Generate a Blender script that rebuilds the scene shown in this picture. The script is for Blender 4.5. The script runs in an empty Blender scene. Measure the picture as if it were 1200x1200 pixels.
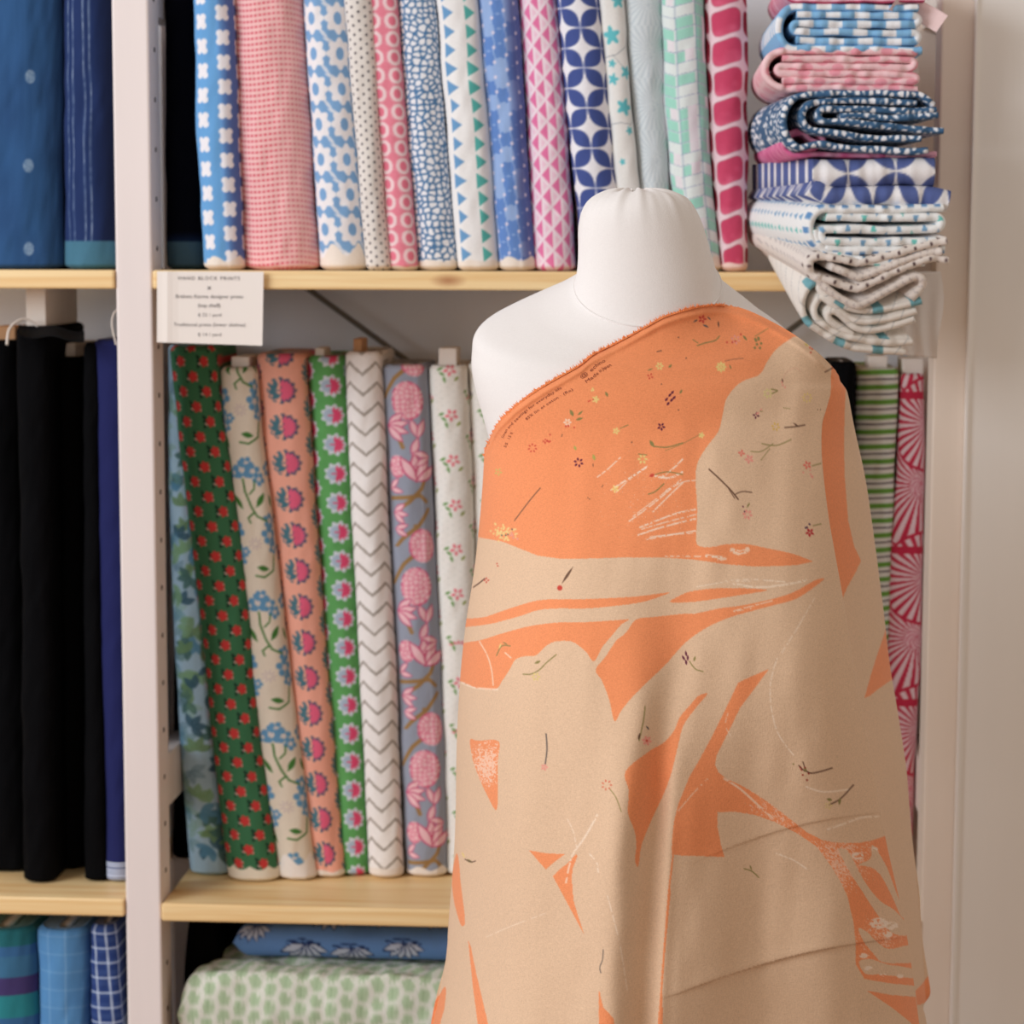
import bpy, math, random
import numpy as np
from mathutils import Matrix, Vector
from mathutils.bvhtree import BVHTree

random.seed(7); rng = np.random.default_rng(7)
sc = bpy.context.scene
COL = sc.collection

# ------------------------------------------------------------------ camera, world, lights, exposure
FPX = 2700.0
CAM = np.array([0.0, -2.5, 1.5])
ROLL = math.radians(0.6)
yc = np.array([185 / FPX, 300 / FPX, -1.0]); yc /= np.linalg.norm(yc)
zc = np.array([math.sin(ROLL), math.cos(ROLL), 0.0]); zc -= zc.dot(yc) * yc; zc /= np.linalg.norm(zc)
xc = np.cross(yc, zc)
MW = np.array([xc, yc, zc])                       # camera axes seen from the world
cam_d = bpy.data.cameras.new('camera'); cam = bpy.data.objects.new('camera', cam_d); COL.objects.link(cam)
m4 = Matrix.Identity(4)
for i in range(3):
    for j in range(3):
        m4[i][j] = MW[i, j]
    m4[i][3] = CAM[i]
cam.matrix_world = m4
cam_d.sensor_width = 36.0; cam_d.lens = 36.0 * FPX / 1200.0
cam_d.dof.use_dof = True; cam_d.dof.focus_distance = 1.94; cam_d.dof.aperture_fstop = 8.0
sc.camera = cam

w = bpy.data.worlds.new('room_ambient'); sc.world = w; w.use_nodes = True
bg = w.node_tree.nodes['Background']; bg.inputs[0].default_value = (1.0, 0.87, 0.76, 1); bg.inputs[1].default_value = 0.49

def area(name, loc, target, size, size_y, power, color):
    d = bpy.data.lights.new(name, 'AREA'); d.shape = 'RECTANGLE'; d.size = size; d.size_y = size_y
    d.energy = power; d.color = color
    o = bpy.data.objects.new(name, d); COL.objects.link(o); o.location = loc
    o.rotation_euler = (Vector(target) - Vector(loc)).to_track_quat('-Z', 'Y').to_euler()
    return o
area('window_daylight', (-2.75, -2.3, 2.35), (0.1, -0.1, 1.25), 1.9, 1.7, 85, (0.93, 0.985, 1.06))

sc.view_settings.view_transform = 'Standard'; sc.view_settings.look = 'None'
sc.view_settings.exposure = 0.0; sc.view_settings.gamma = 1.0; sc.view_settings.use_curve_mapping = False

# ------------------------------------------------------------------ helpers
PXM = 2.5 / FPX                                    # metres per photo pixel on the front plane of the rack

def P(px, py, Y):
    px = np.asarray(px, float); py = np.asarray(py, float); Y = np.asarray(Y, float)
    a = (px - 600) / FPX; b = (600 - py) / FPX
    d = [MW[i, 0] * a + MW[i, 1] * b - MW[i, 2] for i in range(3)]
    t = (Y - CAM[1]) / d[1]
    return np.stack([CAM[0] + t * d[0], np.broadcast_to(Y, np.shape(t)) * 1.0, CAM[2] + t * d[2]], -1)

def PZ(px, py, z):
    a = (px - 600) / FPX; b = (600 - py) / FPX
    d = MW @ np.array([a, b, -1.0]); t = (z - CAM[2]) / d[2]
    return CAM + t * d

def lin(c):
    c = np.clip(np.asarray(c, float) / 255.0, 0, 1)
    return np.where(c <= 0.04045, c / 12.92, ((c + 0.055) / 1.055) ** 2.4)

def link(o, parent=None):
    COL.objects.link(o)
    if parent is not None: o.parent = parent
    return o

def tag(o, label, cat, group=None, kind=None):
    if label: o['label'] = label
    if cat: o['category'] = cat
    if group: o['group'] = group
    if kind: o['kind'] = kind
    return o

def fast(name, co, quads=None, tris=None, mat=None, parent=None, col=None, smooth=True):
    co = np.asarray(co, float).reshape(-1, 3)
    q = np.zeros((0, 4), int) if quads is None else np.asarray(quads, int).reshape(-1, 4)
    t = np.zeros((0, 3), int) if tris is None else np.asarray(tris, int).reshape(-1, 3)
    me = bpy.data.meshes.new(name)
    me.vertices.add(len(co)); me.vertices.foreach_set('co', co.ravel().astype(np.float32))
    loops = np.concatenate([q.ravel(), t.ravel()]).astype(np.int32)
    me.loops.add(len(loops)); me.loops.foreach_set('vertex_index', loops)
    ls = np.concatenate([np.arange(len(q)) * 4, len(q) * 4 + np.arange(len(t)) * 3]).astype(np.int32)
    me.polygons.add(len(ls)); me.polygons.foreach_set('loop_start', ls)
    me.update(calc_edges=True); me.validate()
    me.polygons.foreach_set('use_smooth', np.full(len(me.polygons), smooth))
    if col is not None:
        at = me.attributes.new('print', 'FLOAT_COLOR', 'POINT')
        rgba = np.ones((len(co), 4), np.float32); cc_ = lin(col.reshape(-1, 3)); rgba[:, :3] = cc_ * 0.93 + 0.07 * cc_.mean(1, keepdims=True)
        at.data.foreach_set('color', rgba.ravel())
    if mat: me.materials.append(mat)
    return link(bpy.data.objects.new(name, me), parent)

def gridq(n, m, wrap=False, base=0):
    i, j = np.meshgrid(np.arange(n - 1), np.arange(m if wrap else m - 1), indexing='ij')
    j2 = (j + 1) % m
    return np.stack([base + i * m + j, base + i * m + j2, base + (i + 1) * m + j2, base + (i + 1) * m + j], -1).reshape(-1, 4)

def boxes(name, bl, mat, parent=None, bevel=0.0):
    import bmesh
    bm = bmesh.new()
    for (x0, x1, y0, y1, z0, z1) in bl:
        r = bmesh.ops.create_cube(bm, size=1.0)
        for v in r['verts']:
            v.co = Vector(((x0 + x1) / 2 + v.co.x * (x1 - x0), (y0 + y1) / 2 + v.co.y * (y1 - y0), (z0 + z1) / 2 + v.co.z * (z1 - z0)))
    if bevel > 0:
        bmesh.ops.bevel(bm, geom=bm.edges[:], offset=bevel, segments=2, affect='EDGES', profile=0.5)
    me = bpy.data.meshes.new(name); bm.to_mesh(me); bm.free()
    me.materials.append(mat)
    return link(bpy.data.objects.new(name, me), parent)

def tube(name, pts, r, mat, parent=None, seg=8):
    pts = np.asarray(pts, float); n = len(pts)
    tg = np.gradient(pts, axis=0); tg /= np.linalg.norm(tg, axis=1)[:, None] + 1e-12
    ref = np.array([0.3, 1, 0.2]); s1 = np.cross(tg, ref); s1 /= np.linalg.norm(s1, axis=1)[:, None]; s2 = np.cross(tg, s1)
    a = np.linspace(0, 2 * np.pi, seg, endpoint=False)
    rr = np.broadcast_to(np.asarray(r, float), (n,))
    co = pts[:, None] + rr[:, None, None] * (np.cos(a)[None, :, None] * s1[:, None] + np.sin(a)[None, :, None] * s2[:, None])
    return fast(name, co, gridq(n, seg, True), None, mat, parent)

def catmull(pts, k=8, closed=False):
    p = np.asarray(pts, float); n = len(p); out = []
    rngi = range(n if closed else n - 1)
    for i in rngi:
        if closed: p0, p1, p2, p3 = p[(i - 1) % n], p[i], p[(i + 1) % n], p[(i + 2) % n]
        else: p0, p1, p2, p3 = p[max(i - 1, 0)], p[i], p[i + 1], p[min(i + 2, n - 1)]
        for t in np.arange(k) / k:
            out.append(0.5 * ((2 * p1) + (-p0 + p2) * t + (2 * p0 - 5 * p1 + 4 * p2 - p3) * t * t + (-p0 + 3 * p1 - 3 * p2 + p3) * t ** 3))
    if not closed: out.append(p[-1])
    return np.array(out)

# smooth value noise
def vn(x, y, seed=0):
    x = np.asarray(x, float); y = np.asarray(y, float)
    xi = np.floor(x).astype(np.int64); yi = np.floor(y).astype(np.int64); fx = x - xi; fy = y - yi
    fx = fx * fx * (3 - 2 * fx); fy = fy * fy * (3 - 2 * fy)
    def h(a, b):
        n = (a * 374761393 + b * 668265263 + seed * 1442695041) & 0x7fffffff
        n = ((n ^ (n >> 13)) * 1274126177) & 0x7fffffff
        return ((n ^ (n >> 16)) & 0xffff) / 65535.0
    return (h(xi, yi) * (1 - fx) + h(xi + 1, yi) * fx) * (1 - fy) + (h(xi, yi + 1) * (1 - fx) + h(xi + 1, yi + 1) * fx) * fy

def hsh(a, b, seed=0):
    a = np.asarray(a).astype(np.int64); b = np.asarray(b).astype(np.int64)
    n = (a * 374761393 + b * 668265263 + seed * 1442695041) & 0x7fffffff
    n = ((n ^ (n >> 13)) * 1274126177) & 0x7fffffff
    return ((n ^ (n >> 16)) & 0xffff) / 65535.0

# ------------------------------------------------------------------ materials
def new_mat(name):
    m = bpy.data.materials.new(name); m.use_nodes = True
    return m, m.node_tree, m.node_tree.nodes['Principled BSDF']

def cloth_mat(name, color=None, rough=0.85, weave=1500.0, bump=0.25, sheen=0.15, var=0.06, wrinkle=0.0):
    m, nt, b = new_mat(name); N = nt.nodes; L = nt.links
    tc = N.new('ShaderNodeTexCoord')
    if color is None:
        at = N.new('ShaderNodeAttribute'); at.attribute_name = 'print'; src = at.outputs['Color']
    else:
        rgb = N.new('ShaderNodeRGB'); rgb.outputs[0].default_value = (*lin(color), 1); src = rgb.outputs[0]
    mp = N.new('ShaderNodeMapping'); mp.inputs['Scale'].default_value = (1.0, 0.6, 0.25)
    L.new(tc.outputs['Object'], mp.inputs[0])
    n1 = N.new('ShaderNodeTexNoise'); n1.inputs['Scale'].default_value = weave; n1.inputs['Detail'].default_value = 2
    L.new(mp.outputs[0], n1.inputs['Vector'])
    mp2 = N.new('ShaderNodeMapping'); mp2.inputs['Scale'].default_value = (0.25, 0.25, 1.0)
    L.new(tc.outputs['Object'], mp2.inputs[0])
    n2 = N.new('ShaderNodeTexNoise'); n2.inputs['Scale'].default_value = weave; n2.inputs['Detail'].default_value = 2
    L.new(mp2.outputs[0], n2.inputs['Vector'])
    ad = N.new('ShaderNodeMath'); ad.operation = 'ADD'; L.new(n1.outputs[0], ad.inputs[0]); L.new(n2.outputs[0], ad.inputs[1])
    mr = N.new('ShaderNodeMapRange'); mr.inputs[1].default_value = 0.6; mr.inputs[2].default_value = 1.4
    mr.inputs[3].default_value = 1 - var; mr.inputs[4].default_value = 1 + var
    L.new(ad.outputs[0], mr.inputs[0])
    mu = N.new('ShaderNodeVectorMath'); mu.operation = 'SCALE'
    L.new(src, mu.inputs[0]); L.new(mr.outputs[0], mu.inputs['Scale'])
    L.new(mu.outputs[0], b.inputs['Base Color'])
    bp = N.new('ShaderNodeBump'); bp.inputs['Strength'].default_value = bump; bp.inputs['Distance'].default_value = 0.0006
    L.new(ad.outputs[0], bp.inputs['Height'])
    if wrinkle > 0:
        n3 = N.new('ShaderNodeTexNoise'); n3.inputs['Scale'].default_value = 22; n3.inputs['Detail'].default_value = 3
        L.new(tc.outputs['Object'], n3.inputs['Vector'])
        b2 = N.new('ShaderNodeBump'); b2.inputs['Strength'].default_value = wrinkle; b2.inputs['Distance'].default_value = 0.01
        L.new(n3.outputs[0], b2.inputs['Height']); L.new(b2.outputs[0], bp.inputs['Normal'])
    L.new(bp.outputs[0], b.inputs['Normal'])
    b.inputs['Roughness'].default_value = rough
    b.inputs['Specular IOR Level'].default_value = 0.2
    b.inputs['Sheen Weight'].default_value = sheen; b.inputs['Sheen Roughness'].default_value = 0.5
    return m

def paint_mat(name, color, rough=0.5, var=0.03, scale=6, bump=0.05):
    m, nt, b = new_mat(name); N = nt.nodes; L = nt.links
    tc = N.new('ShaderNodeTexCoord'); mp = N.new('ShaderNodeMapping'); mp.inputs['Scale'].default_value = (4, 4, 0.4)
    L.new(tc.outputs['Object'], mp.inputs[0])
    n = N.new('ShaderNodeTexNoise'); n.inputs['Scale'].default_value = scale; n.inputs['Detail'].default_value = 5
    L.new(mp.outputs[0], n.inputs['Vector'])
    r = N.new('ShaderNodeValToRGB'); c = lin(color)
    r.color_ramp.elements[0].position = 0.3; r.color_ramp.elements[0].color = (*(c * (1 - var)), 1)
    r.color_ramp.elements[1].position = 0.7; r.color_ramp.elements[1].color = (*np.clip(c * (1 + var), 0, 1), 1)
    L.new(n.outputs[0], r.inputs[0]); L.new(r.outputs[0], b.inputs['Base Color'])
    bp = N.new('ShaderNodeBump'); bp.inputs['Strength'].default_value = bump; bp.inputs['Distance'].default_value = 0.002
    L.new(n.outputs[0], bp.inputs['Height']); L.new(bp.outputs[0], b.inputs['Normal'])
    b.inputs['Roughness'].default_value = rough
    return m

def pine_mat(name):
    m, nt, b = new_mat(name); N = nt.nodes; L = nt.links
    tc = N.new('ShaderNodeTexCoord'); mp = N.new('ShaderNodeMapping'); mp.inputs['Scale'].default_value = (0.6, 9, 18)
    L.new(tc.outputs['Object'], mp.inputs[0])
    n = N.new('ShaderNodeTexNoise'); n.inputs['Scale'].default_value = 6; n.inputs['Detail'].default_value = 6; n.inputs['Distortion'].default_value = 0.6
    L.new(mp.outputs[0], n.inputs['Vector'])
    r = N.new('ShaderNodeValToRGB'); e = r.color_ramp.elements
    e[0].position = 0.3; e[0].color = (*lin((236, 190, 124)), 1); e[1].position = 0.68; e[1].color = (*lin((255, 226, 172)), 1)
    L.new(n.outputs[0], r.inputs[0])
    v = N.new('ShaderNodeTexVoronoi'); v.inputs['Scale'].default_value = 7.5; v.feature = 'F1'
    mp2 = N.new('ShaderNodeMapping'); mp2.inputs['Scale'].default_value = (1, 2.2, 2.6); mp2.inputs['Location'].default_value = (0.37, 0.2, 0.1)
    L.new(tc.outputs['Object'], mp2.inputs[0]); L.new(mp2.outputs[0], v.inputs['Vector'])
    kr = N.new('ShaderNodeValToRGB'); k = kr.color_ramp.elements
    k[0].position = 0.03; k[0].color = (0.85, 0.85, 0.85, 1); k[1].position = 0.17; k[1].color = (0, 0, 0, 1)
    L.new(v.outputs['Distance'], kr.inputs[0])
    mx = N.new('ShaderNodeMix'); mx.data_type = 'RGBA'
    L.new(kr.outputs[0], mx.inputs[0]); L.new(r.outputs[0], mx.inputs[6]); mx.inputs[7].default_value = (*lin((166, 92, 46)), 1)
    L.new(mx.outputs[2], b.inputs['Base Color'])
    b.inputs['Roughness'].default_value = 0.45
    return m

M_print = cloth_mat('printed_cotton', sheen=0.03)
M_dark = cloth_mat('black_cotton_print', sheen=0.0); M_dark.node_tree.nodes['Principled BSDF'].inputs['Specular IOR Level'].default_value = 0.05
M_linen = cloth_mat('printed_linen', weave=1500, bump=0.4, var=0.12, rough=0.8, wrinkle=0.06)
M_black = cloth_mat('black_wool', (7, 7, 9), var=0.2, sheen=0.0, wrinkle=0.3)
M_calico = cloth_mat('white_calico', (240, 234, 230), var=0.03, wrinkle=0.05)
M_post = paint_mat('white_painted_wood', (240, 228, 224))
M_post_warm = paint_mat('cream_painted_wood', (246, 232, 218))
M_highlight = paint_mat('white_highlight_paint', (252, 248, 244))  # white for the added strip that mimics a lit edge
M_wall = paint_mat('grey_wall_paint', (238, 240, 246), rough=0.8, scale=3)
M_wallr = paint_mat('warm_wall_paint', (250, 246, 240), rough=0.7, scale=3)
M_floor = paint_mat('floor_boards', (150, 115, 85), rough=0.4, var=0.2)
M_pine = pine_mat('pine_shelf')
M_board = paint_mat('white_card_board', (236, 226, 216), rough=0.8)
M_kraft = paint_mat('brown_cardboard', (196, 150, 110), rough=0.8)
M_paper = paint_mat('ivory_card', (243, 234, 226), rough=0.7, var=0.01)
M_ink = paint_mat('grey_ink', (120, 116, 118), rough=0.7)
M_inkbrown = paint_mat('brown_ink', (140, 72, 48), rough=0.8)
M_metal = paint_mat('grey_steel', (120, 118, 112), rough=0.4); M_metal.node_tree.nodes['Principled BSDF'].inputs['Metallic'].default_value = 0.6
M_hole = paint_mat('dark_peg_hole', (60, 45, 40), rough=0.9)
M_thread = paint_mat('pale_thread', (225, 215, 205), rough=0.9)

# ------------------------------------------------------------------ setting and rack
zT = float(P(600, 318, 0)[2]); zL = float(P(350, 1061.5, 0)[2]); zB = zL - 0.42
wall_back_y = 0.30
def st(o): o['kind'] = 'structure'; return o
xp0, xp1 = float(P(140, 600, 0)[0]), float(P(182, 600, 0)[0])          # middle post
xq0, xq1 = float(P(1090, 600, 0)[0]), float(P(1128, 600, 0)[0])        # right post
floor_z = 0.0
st(boxes('floor', [(-2.6, 2.4, -3.2, 0.5, -0.05, 0.0)], M_floor))
st(boxes('wall_back', [(-2.6, xq1 + 0.004, wall_back_y, wall_back_y + 0.1, 0.0, 2.7)], M_wall))
st(boxes('wall_right', [(xq1 + 0.0014, 2.4, -0.010, wall_back_y + 0.1, 0.0, 2.7)], M_wallr))
st(boxes('highlight_strip_1', [(xq1 - 0.0006, xq1 + 0.0014, -0.0135, 0.004, 0.0, 2.6)], M_highlight))  # thin white strip added to draw the bright lit edge beside the post
st(boxes('baseboard_right', [(xq1 + 0.004, 2.4, -0.024, -0.0105, 0.0, 0.09)], M_post))
rack = bpy.data.objects.new('shelf_rack', None); COL.objects.link(rack)
tag(rack, 'white-painted wooden shelving rack with pine shelves filled with fabric', 'shelving')
xw0 = xp0 - 0.84
pd = 0.052
RD = 0.28
for i, (a, b, mt) in enumerate(((xw0 - 0.04, xw0, M_post), (xp0, xp1, M_post), (xq0, xq1, M_post_warm))):
    boxes('post', [(a, b, 0, pd, 0.0, 2.3)], mt, rack, bevel=0.0025)
    boxes('post', [(a, b, RD - 0.04, RD, 0.0, 2.3)], mt, rack, bevel=0.0025)
    for py in (-14, 916, 1500):
        zr = float(P(200, py, 0.05)[2]) 
        boxes('side_rail', [((a + b) / 2 - 0.012 if i != 1 else xp1 - 0.022, (a + b) / 2 + 0.012 if i != 1 else xp1 - 0.002, pd, RD - 0.04, zr - 0.03, zr + 0.03)], mt, rack)
# shelves as parts
for (a, b, z) in ((xw0 + 0.001, xp0 + 0.004 - 0.005, zT), (xp1 - 0.0005 + 0.0015, xq0 - 0.001, zT), (xw0 + 0.001, xp0 - 0.001, zL + 0.004), (xp1 + 0.001, xq0 - 0.001, zL), (xw0 + 0.001, xp0 - 0.001, zB), (xp1 + 0.001, xq0 - 0.001, zB)):
    boxes('shelf_board', [(a, b, -0.003, RD, z - 0.0205, z)], M_pine, rack, bevel=0.0025)
hb = []
zz = 0.1
while zz < 2.2:
    hb.append((xp1 - 0.0005, xp1 + 0.0006, 0.024, 0.029, zz, zz + 0.005)); zz += 0.054
for h_ in hb:
    boxes('peg_hole', [h_], M_hole, rack)
# crossed steel braces at the back of the right bay
A = P(352, 332, RD - 0.006); B = P(1000, 800, RD - 0.006)
tube('cross_brace', [A, (A + B) / 2, B], 0.0035, M_metal, rack)
A = P(975, 350, RD - 0.012); B = P(330, 830, RD - 0.012)
tube('cross_brace', [A, (A + B) / 2, B], 0.0035, M_metal, rack)

# ------------------------------------------------------------------ print drawing tools
class Pt:
    """paints colours over arrays of cloth coordinates (u across, v down, in photo-pixel sized units)"""
    def __init__(s, u, v, base):
        s.u, s.v = u, v; s.C = np.empty(u.shape + (3,)); s.C[:] = base
    def put(s, m, col):
        m = np.clip(m, 0, 1)[..., None]; s.C += (np.asarray(col, float) - s.C) * m
        return s
def disc(a, b, cx, cy, r, ry=None, aa=1.0):
    ry = ry or r
    d = np.hypot((a - cx), (b - cy) * (r / ry)) - r
    return np.clip(0.5 - d / aa, 0, 1)
def leaf(a, b, cx, cy, ln, wd, ang, aa=1.0):
    c, s = math.cos(ang), math.sin(ang)
    x = (a - cx) * c + (b - cy) * s; y = -(a - cx) * s + (b - cy) * c
    t = x / ln + 0.5
    h = wd * 0.5 * np.sin(np.pi * np.clip(t, 0, 1))
    return np.where((t > 0) & (t < 1), np.clip(0.5 + (h - np.abs(y)) / aa, 0, 1), 0)
def stroke(a, b, pts, wd, aa=1.0):
    pts = np.asarray(pts, float); best = np.full(a.shape, 1e9)
    for p, q in zip(pts[:-1], pts[1:]):
        d = q - p; L2 = d.dot(d) + 1e-9
        t = np.clip(((a - p[0]) * d[0] + (b - p[1]) * d[1]) / L2, 0, 1)
        best = np.minimum(best, np.hypot(a - p[0] - t * d[0], b - p[1] - t * d[1]))
    return np.clip(0.5 - (best - wd / 2) / aa, 0, 1)
def cell(u, v, w_, h_, off=0.5, ph=0.0):
    """columns w_ wide, rows h_ high, odd columns shifted by off rows; local coords from the cell centre"""
    i = np.floor(u / w_ + 0.5); a = u - i * w_
    vv = v - ph + np.where(i % 2 == 0, 0, off * h_)
    j = np.floor(vv / h_ + 0.5); b = vv - j * h_
    return a, b, i, j
def hem(p, H, h=14, col=(238, 226, 214), amp=4, seed=3):
    e = H - h + amp * np.sin(p.u / 5.0) + amp * (vn(p.u / 6, p.v * 0, seed) - 0.5)
    p.put(np.clip((p.v - e) / 1.5, 0, 1), col)

# each print: f(u, v, H) -> colours
def pr_squares(u, v, H):
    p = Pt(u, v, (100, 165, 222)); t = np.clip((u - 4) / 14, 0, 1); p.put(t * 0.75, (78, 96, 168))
    a, b, i, j = cell(u + 14, v, 27, 28.5, 0.35)
    m = np.maximum(disc(a, b, 0, 0, 6.5), np.maximum.reduce([disc(a, b, sx * 4, sy * 5, 4) for sx in (-1, 1) for sy in (-1, 1)]))
    p.put(m, (240, 236, 240)); hem(p, H, 12); return p.C
def pr_dashes(u, v, H):
    p = Pt(u, v, (246, 196, 192))
    vv = v + 2 * np.sin(u / 15.0)
    a, b, i, j = cell(u, vv, 5.6, 6.6, 0.0)
    m = np.clip(0.5 + (1.9 - np.abs(a)) / 1.0, 0, 1) * np.clip(0.5 + (1.5 - np.abs(b)) / 1.0, 0, 1)
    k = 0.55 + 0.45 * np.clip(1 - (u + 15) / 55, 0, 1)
    p.put(m * k, (222, 84, 104)); return p.C
def pr_blueflower(u, v, H):
    p = Pt(u, v, (122, 168, 214))
    a, b, i, j = cell(u + 17, v, 34, 41, 0.0)
    th = np.arctan2(b, a); r = np.hypot(a, b * 0.92)
    R = 15.6 + 2.0 * np.cos(8 * th)
    p.put(np.clip(0.5 + (R - r) / 1.5, 0, 1), (240, 236, 238))
    a2, b2, i2, j2 = cell(u + 17 + 17, v + 20, 34, 41, 0.0)
    p.put(leaf(a2, b2, -2, -3, 18, 4, 0.9) * 0.8, (240, 236, 238)); p.put(leaf(a2, b2, 4, 5, 16, 4, 0.4) * 0.8, (240, 236, 238))
    p.put(disc(a, b, 0, 0, 5.5, 7.5), (122, 168, 214)); hem(p, H, 22, amp=8); return p.C
def pr_tinydots(u, v, H):
    p = Pt(u, v, (230, 222, 214)); a, b, i, j = cell(u, v, 7.4, 10.5, 0.5)
    p.put(disc(a, b, 0, 0, 1.5), (60, 55, 66)); return p.C
def pr_pinkring(u, v, H):
    p = Pt(u, v, (236, 130, 150))
    a, b, i, j = cell(u + 11, v, 23, 21, 0.0)
    p.put(disc(a, b, 0, 0, 9.5), (246, 214, 216)); p.put(disc(a, b, 0, 0, 5.0, 5.5), (236, 118, 142))
    a, b, i, j = cell(u, v + 10, 23, 21, 0.0)
    p.put(np.clip(0.5 - (np.abs(np.abs(a) + np.abs(b) - 8)) / 1.2, 0, 1), (246, 214, 216)); hem(p, H, 5, amp=1); return p.C
def voro(u, v, s, seed, jit=0.75):
    x = u / s; y = v / s; xi = np.floor(x); yi = np.floor(y)
    f1 = np.full(u.shape, 9.0); f2 = np.full(u.shape, 9.0); idv = np.zeros(u.shape)
    for dx in (-1, 0, 1):
        for dy in (-1, 0, 1):
            cx = xi + dx; cy = yi + dy
            px = cx + 0.5 + jit * (hsh(cx, cy, seed) - 0.5); py = cy + 0.5 + jit * (hsh(cx, cy, seed + 9) - 0.5)
            d = np.hypot(x - px, y - py); nw = d < f1
            f2 = np.where(nw, f1, np.minimum(f2, d)); idv = np.where(nw, hsh(cx, cy, seed + 5), idv); f1 = np.where(nw, d, f1)
    return f1 * s, f2 * s, idv
def pr_pebble(u, v, H, s=8.3, base=(74, 122, 168), gap=2.2, white=(238, 238, 242)):
    p = Pt(u, v, base); f1, f2, _ = voro(u, v * 1.1, s, 4)
    p.put(np.clip((f2 - f1 - gap) / 1.3 + 0.5, 0, 1), white)
    if H: hem(p, H, 12, amp=1.5)
    return p.C
def tri_r(a, b, w_, h_):
    t = a / w_ + 0.5
    return np.where((t > 0) & (t < 1), np.clip(0.5 + (h_ / 2 * (1 - t) - np.abs(b)) / 1.0, 0, 1), 0)
def pr_teeth(u, v, H):
    p = Pt(u, v, (240, 238, 236))
    b = (v + 1.5 * vn(v * 0 + np.floor(v / 21.5), v * 0, 3)) % 21.5 - 10.7
    k = np.floor(v / 21.5)
    wdt = 14 + 4 * (hsh(k, k * 0, 2) - 0.5)
    for (x0, cc) in ((-12, (104, 158, 205)), (15, (84, 184, 176))):
        p.put(np.where(np.abs(u - x0) < wdt / 2, np.clip(0.5 + ((0.5 - (u - x0) / wdt) * 9.0 - np.abs(b)) / 1.0, 0, 1), 0), cc)
    p.put(np.clip((u - 26) / 6, 0, 1) * 0.3, (150, 190, 215)); hem(p, H, 12, amp=1); return p.C
def pr_hexblue(u, v, H):
    p = Pt(u, v, (150, 180, 228)); f1, f2, idv = voro(u, v, 15, 12, 0.3)
    a, b, i, j = cell(u, v, 14, 17, 0.5)
    R = 8.5 + 1.2 * np.cos(6 * np.arctan2(b, a))
    cm = np.clip(0.5 + (R - np.hypot(a, b)) / 1.2, 0, 1) * (hsh(i, j, 8) < 0.72)
    p.put(cm, (96, 138, 206))
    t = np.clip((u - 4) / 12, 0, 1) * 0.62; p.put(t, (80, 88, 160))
    a, b, i, j = cell(u + 7, v + 4, 14, 17, 0.5); p.put(disc(a, b, 0, 0, 2.0) * 0.9, (232, 220, 236))
    hem(p, H, 14, amp=3); return p.C
def pr_pinktri(u, v, H):
    p = Pt(u, v, (246, 226, 234)); W, Hh = 22.0, 25.0
    x = u / W + v / Hh; y = u / W - v / Hh
    fx = x - np.floor(x) - 0.5; fy = y - np.floor(y) - 0.5
    inside = (0.5 - np.maximum(np.abs(fx), np.abs(fy))) * 14
    aloc = (fx + fy) * W / 2
    p.put(np.clip(inside - 1.0, 0, 1) * np.clip(0.5 + (0.5 - aloc) / 1.0, 0, 1), (236, 116, 168))
    p.put(np.clip(inside - 1.0, 0, 1) * np.clip((aloc - 3.5), 0, 1) * 0.25, (236, 116, 168)); return p.C
def pr_petal(u, v, H, W=50.0, Hh=46.0, navy=(66, 84, 150), base=(240, 238, 242), fat=0.30):
    p = Pt(u, v, base)
    x = u / W + v / Hh; y = u / W - v / Hh
    dx = x - np.round(x); dy = y - np.round(y); fx = x - np.floor(x); fy = y - np.floor(y)
    s1 = fat * np.sin(np.pi * fx) ** 0.9 - np.abs(dy); s2 = fat * np.sin(np.pi * fy) ** 0.9 - np.abs(dx)
    sh = 1.0
    p.put(np.clip(0.5 + np.maximum(s1, s2) * 26 / sh - 0.8, 0, 1), navy); return p.C
def pr_tealflower(u, v, H):
    p = Pt(u, v, (236, 234, 228))
    for (cx, cy, r) in ((-4, 100, 11), (12, 142, 8), (-6, 150, 7), (6, 182, 10), (10, 209, 5), (-6, 132, 5), (-3, 245, 4), (8, 60, 9), (-6, 20, 8)):
        th = np.arctan2(v - cy, u - cx); rr = np.hypot(u - cx, v - cy)
        p.put(np.clip(0.5 + (r * (0.8 + 0.25 * np.cos(5 * th + cx)) - rr), 0, 1), (96, 196, 204))
    for pts in (((-20, 126), (0, 122), (16, 112), (20, 104)), ((-16, 202), (0, 200), (14, 202), (22, 190)), ((-4, 122), (6, 134), (14, 140))):
        p.put(stroke(u, v, pts, 0.8) * 0.7, (110, 120, 130))
    return p.C
def pr_rays(u, v, H, base=(214, 222, 224), line=(188, 200, 206)):
    p = Pt(u, v, base); a, b, i, j = cell(u - 6, v, 44, 60, 0.5)
    th = np.arctan2(b, a); m = 0.5 + 0.5 * np.sin(th * 26)
    p.put(np.clip((m - 0.45) * 2, 0, 1) * 0.8, line); return p.C
def pr_mint(u, v, H):
    p = Pt(u, v, (226, 234, 230)); w_, h_ = 24.0, 13.0
    i = np.floor((u + 12) / w_); vv = v + np.where(i % 2 == 0, 0, 7) + 0.25 * u * np.where(i % 2 == 0, 1, -1); j = np.floor(vv / h_)
    a = (u + 12) - i * w_; b = vv - j * h_
    col = (hsh(i, j, 3) < 0.75) & (a > 3)
    p.put(col * np.clip(b - 1, 0, 1), (160, 220, 200)); p.put(np.clip(1.3 - b, 0, 1) * 0.5, (90, 110, 160))
    p.put(np.clip(1.2 - np.abs(a - 3), 0, 1) * 0.4, (90, 110, 160))
    p.put((col & (a > 13) & (hsh(i, j, 6) < 0.4)) * 0.9, (240, 226, 232)); hem(p, H, 16, amp=2); return p.C
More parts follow.
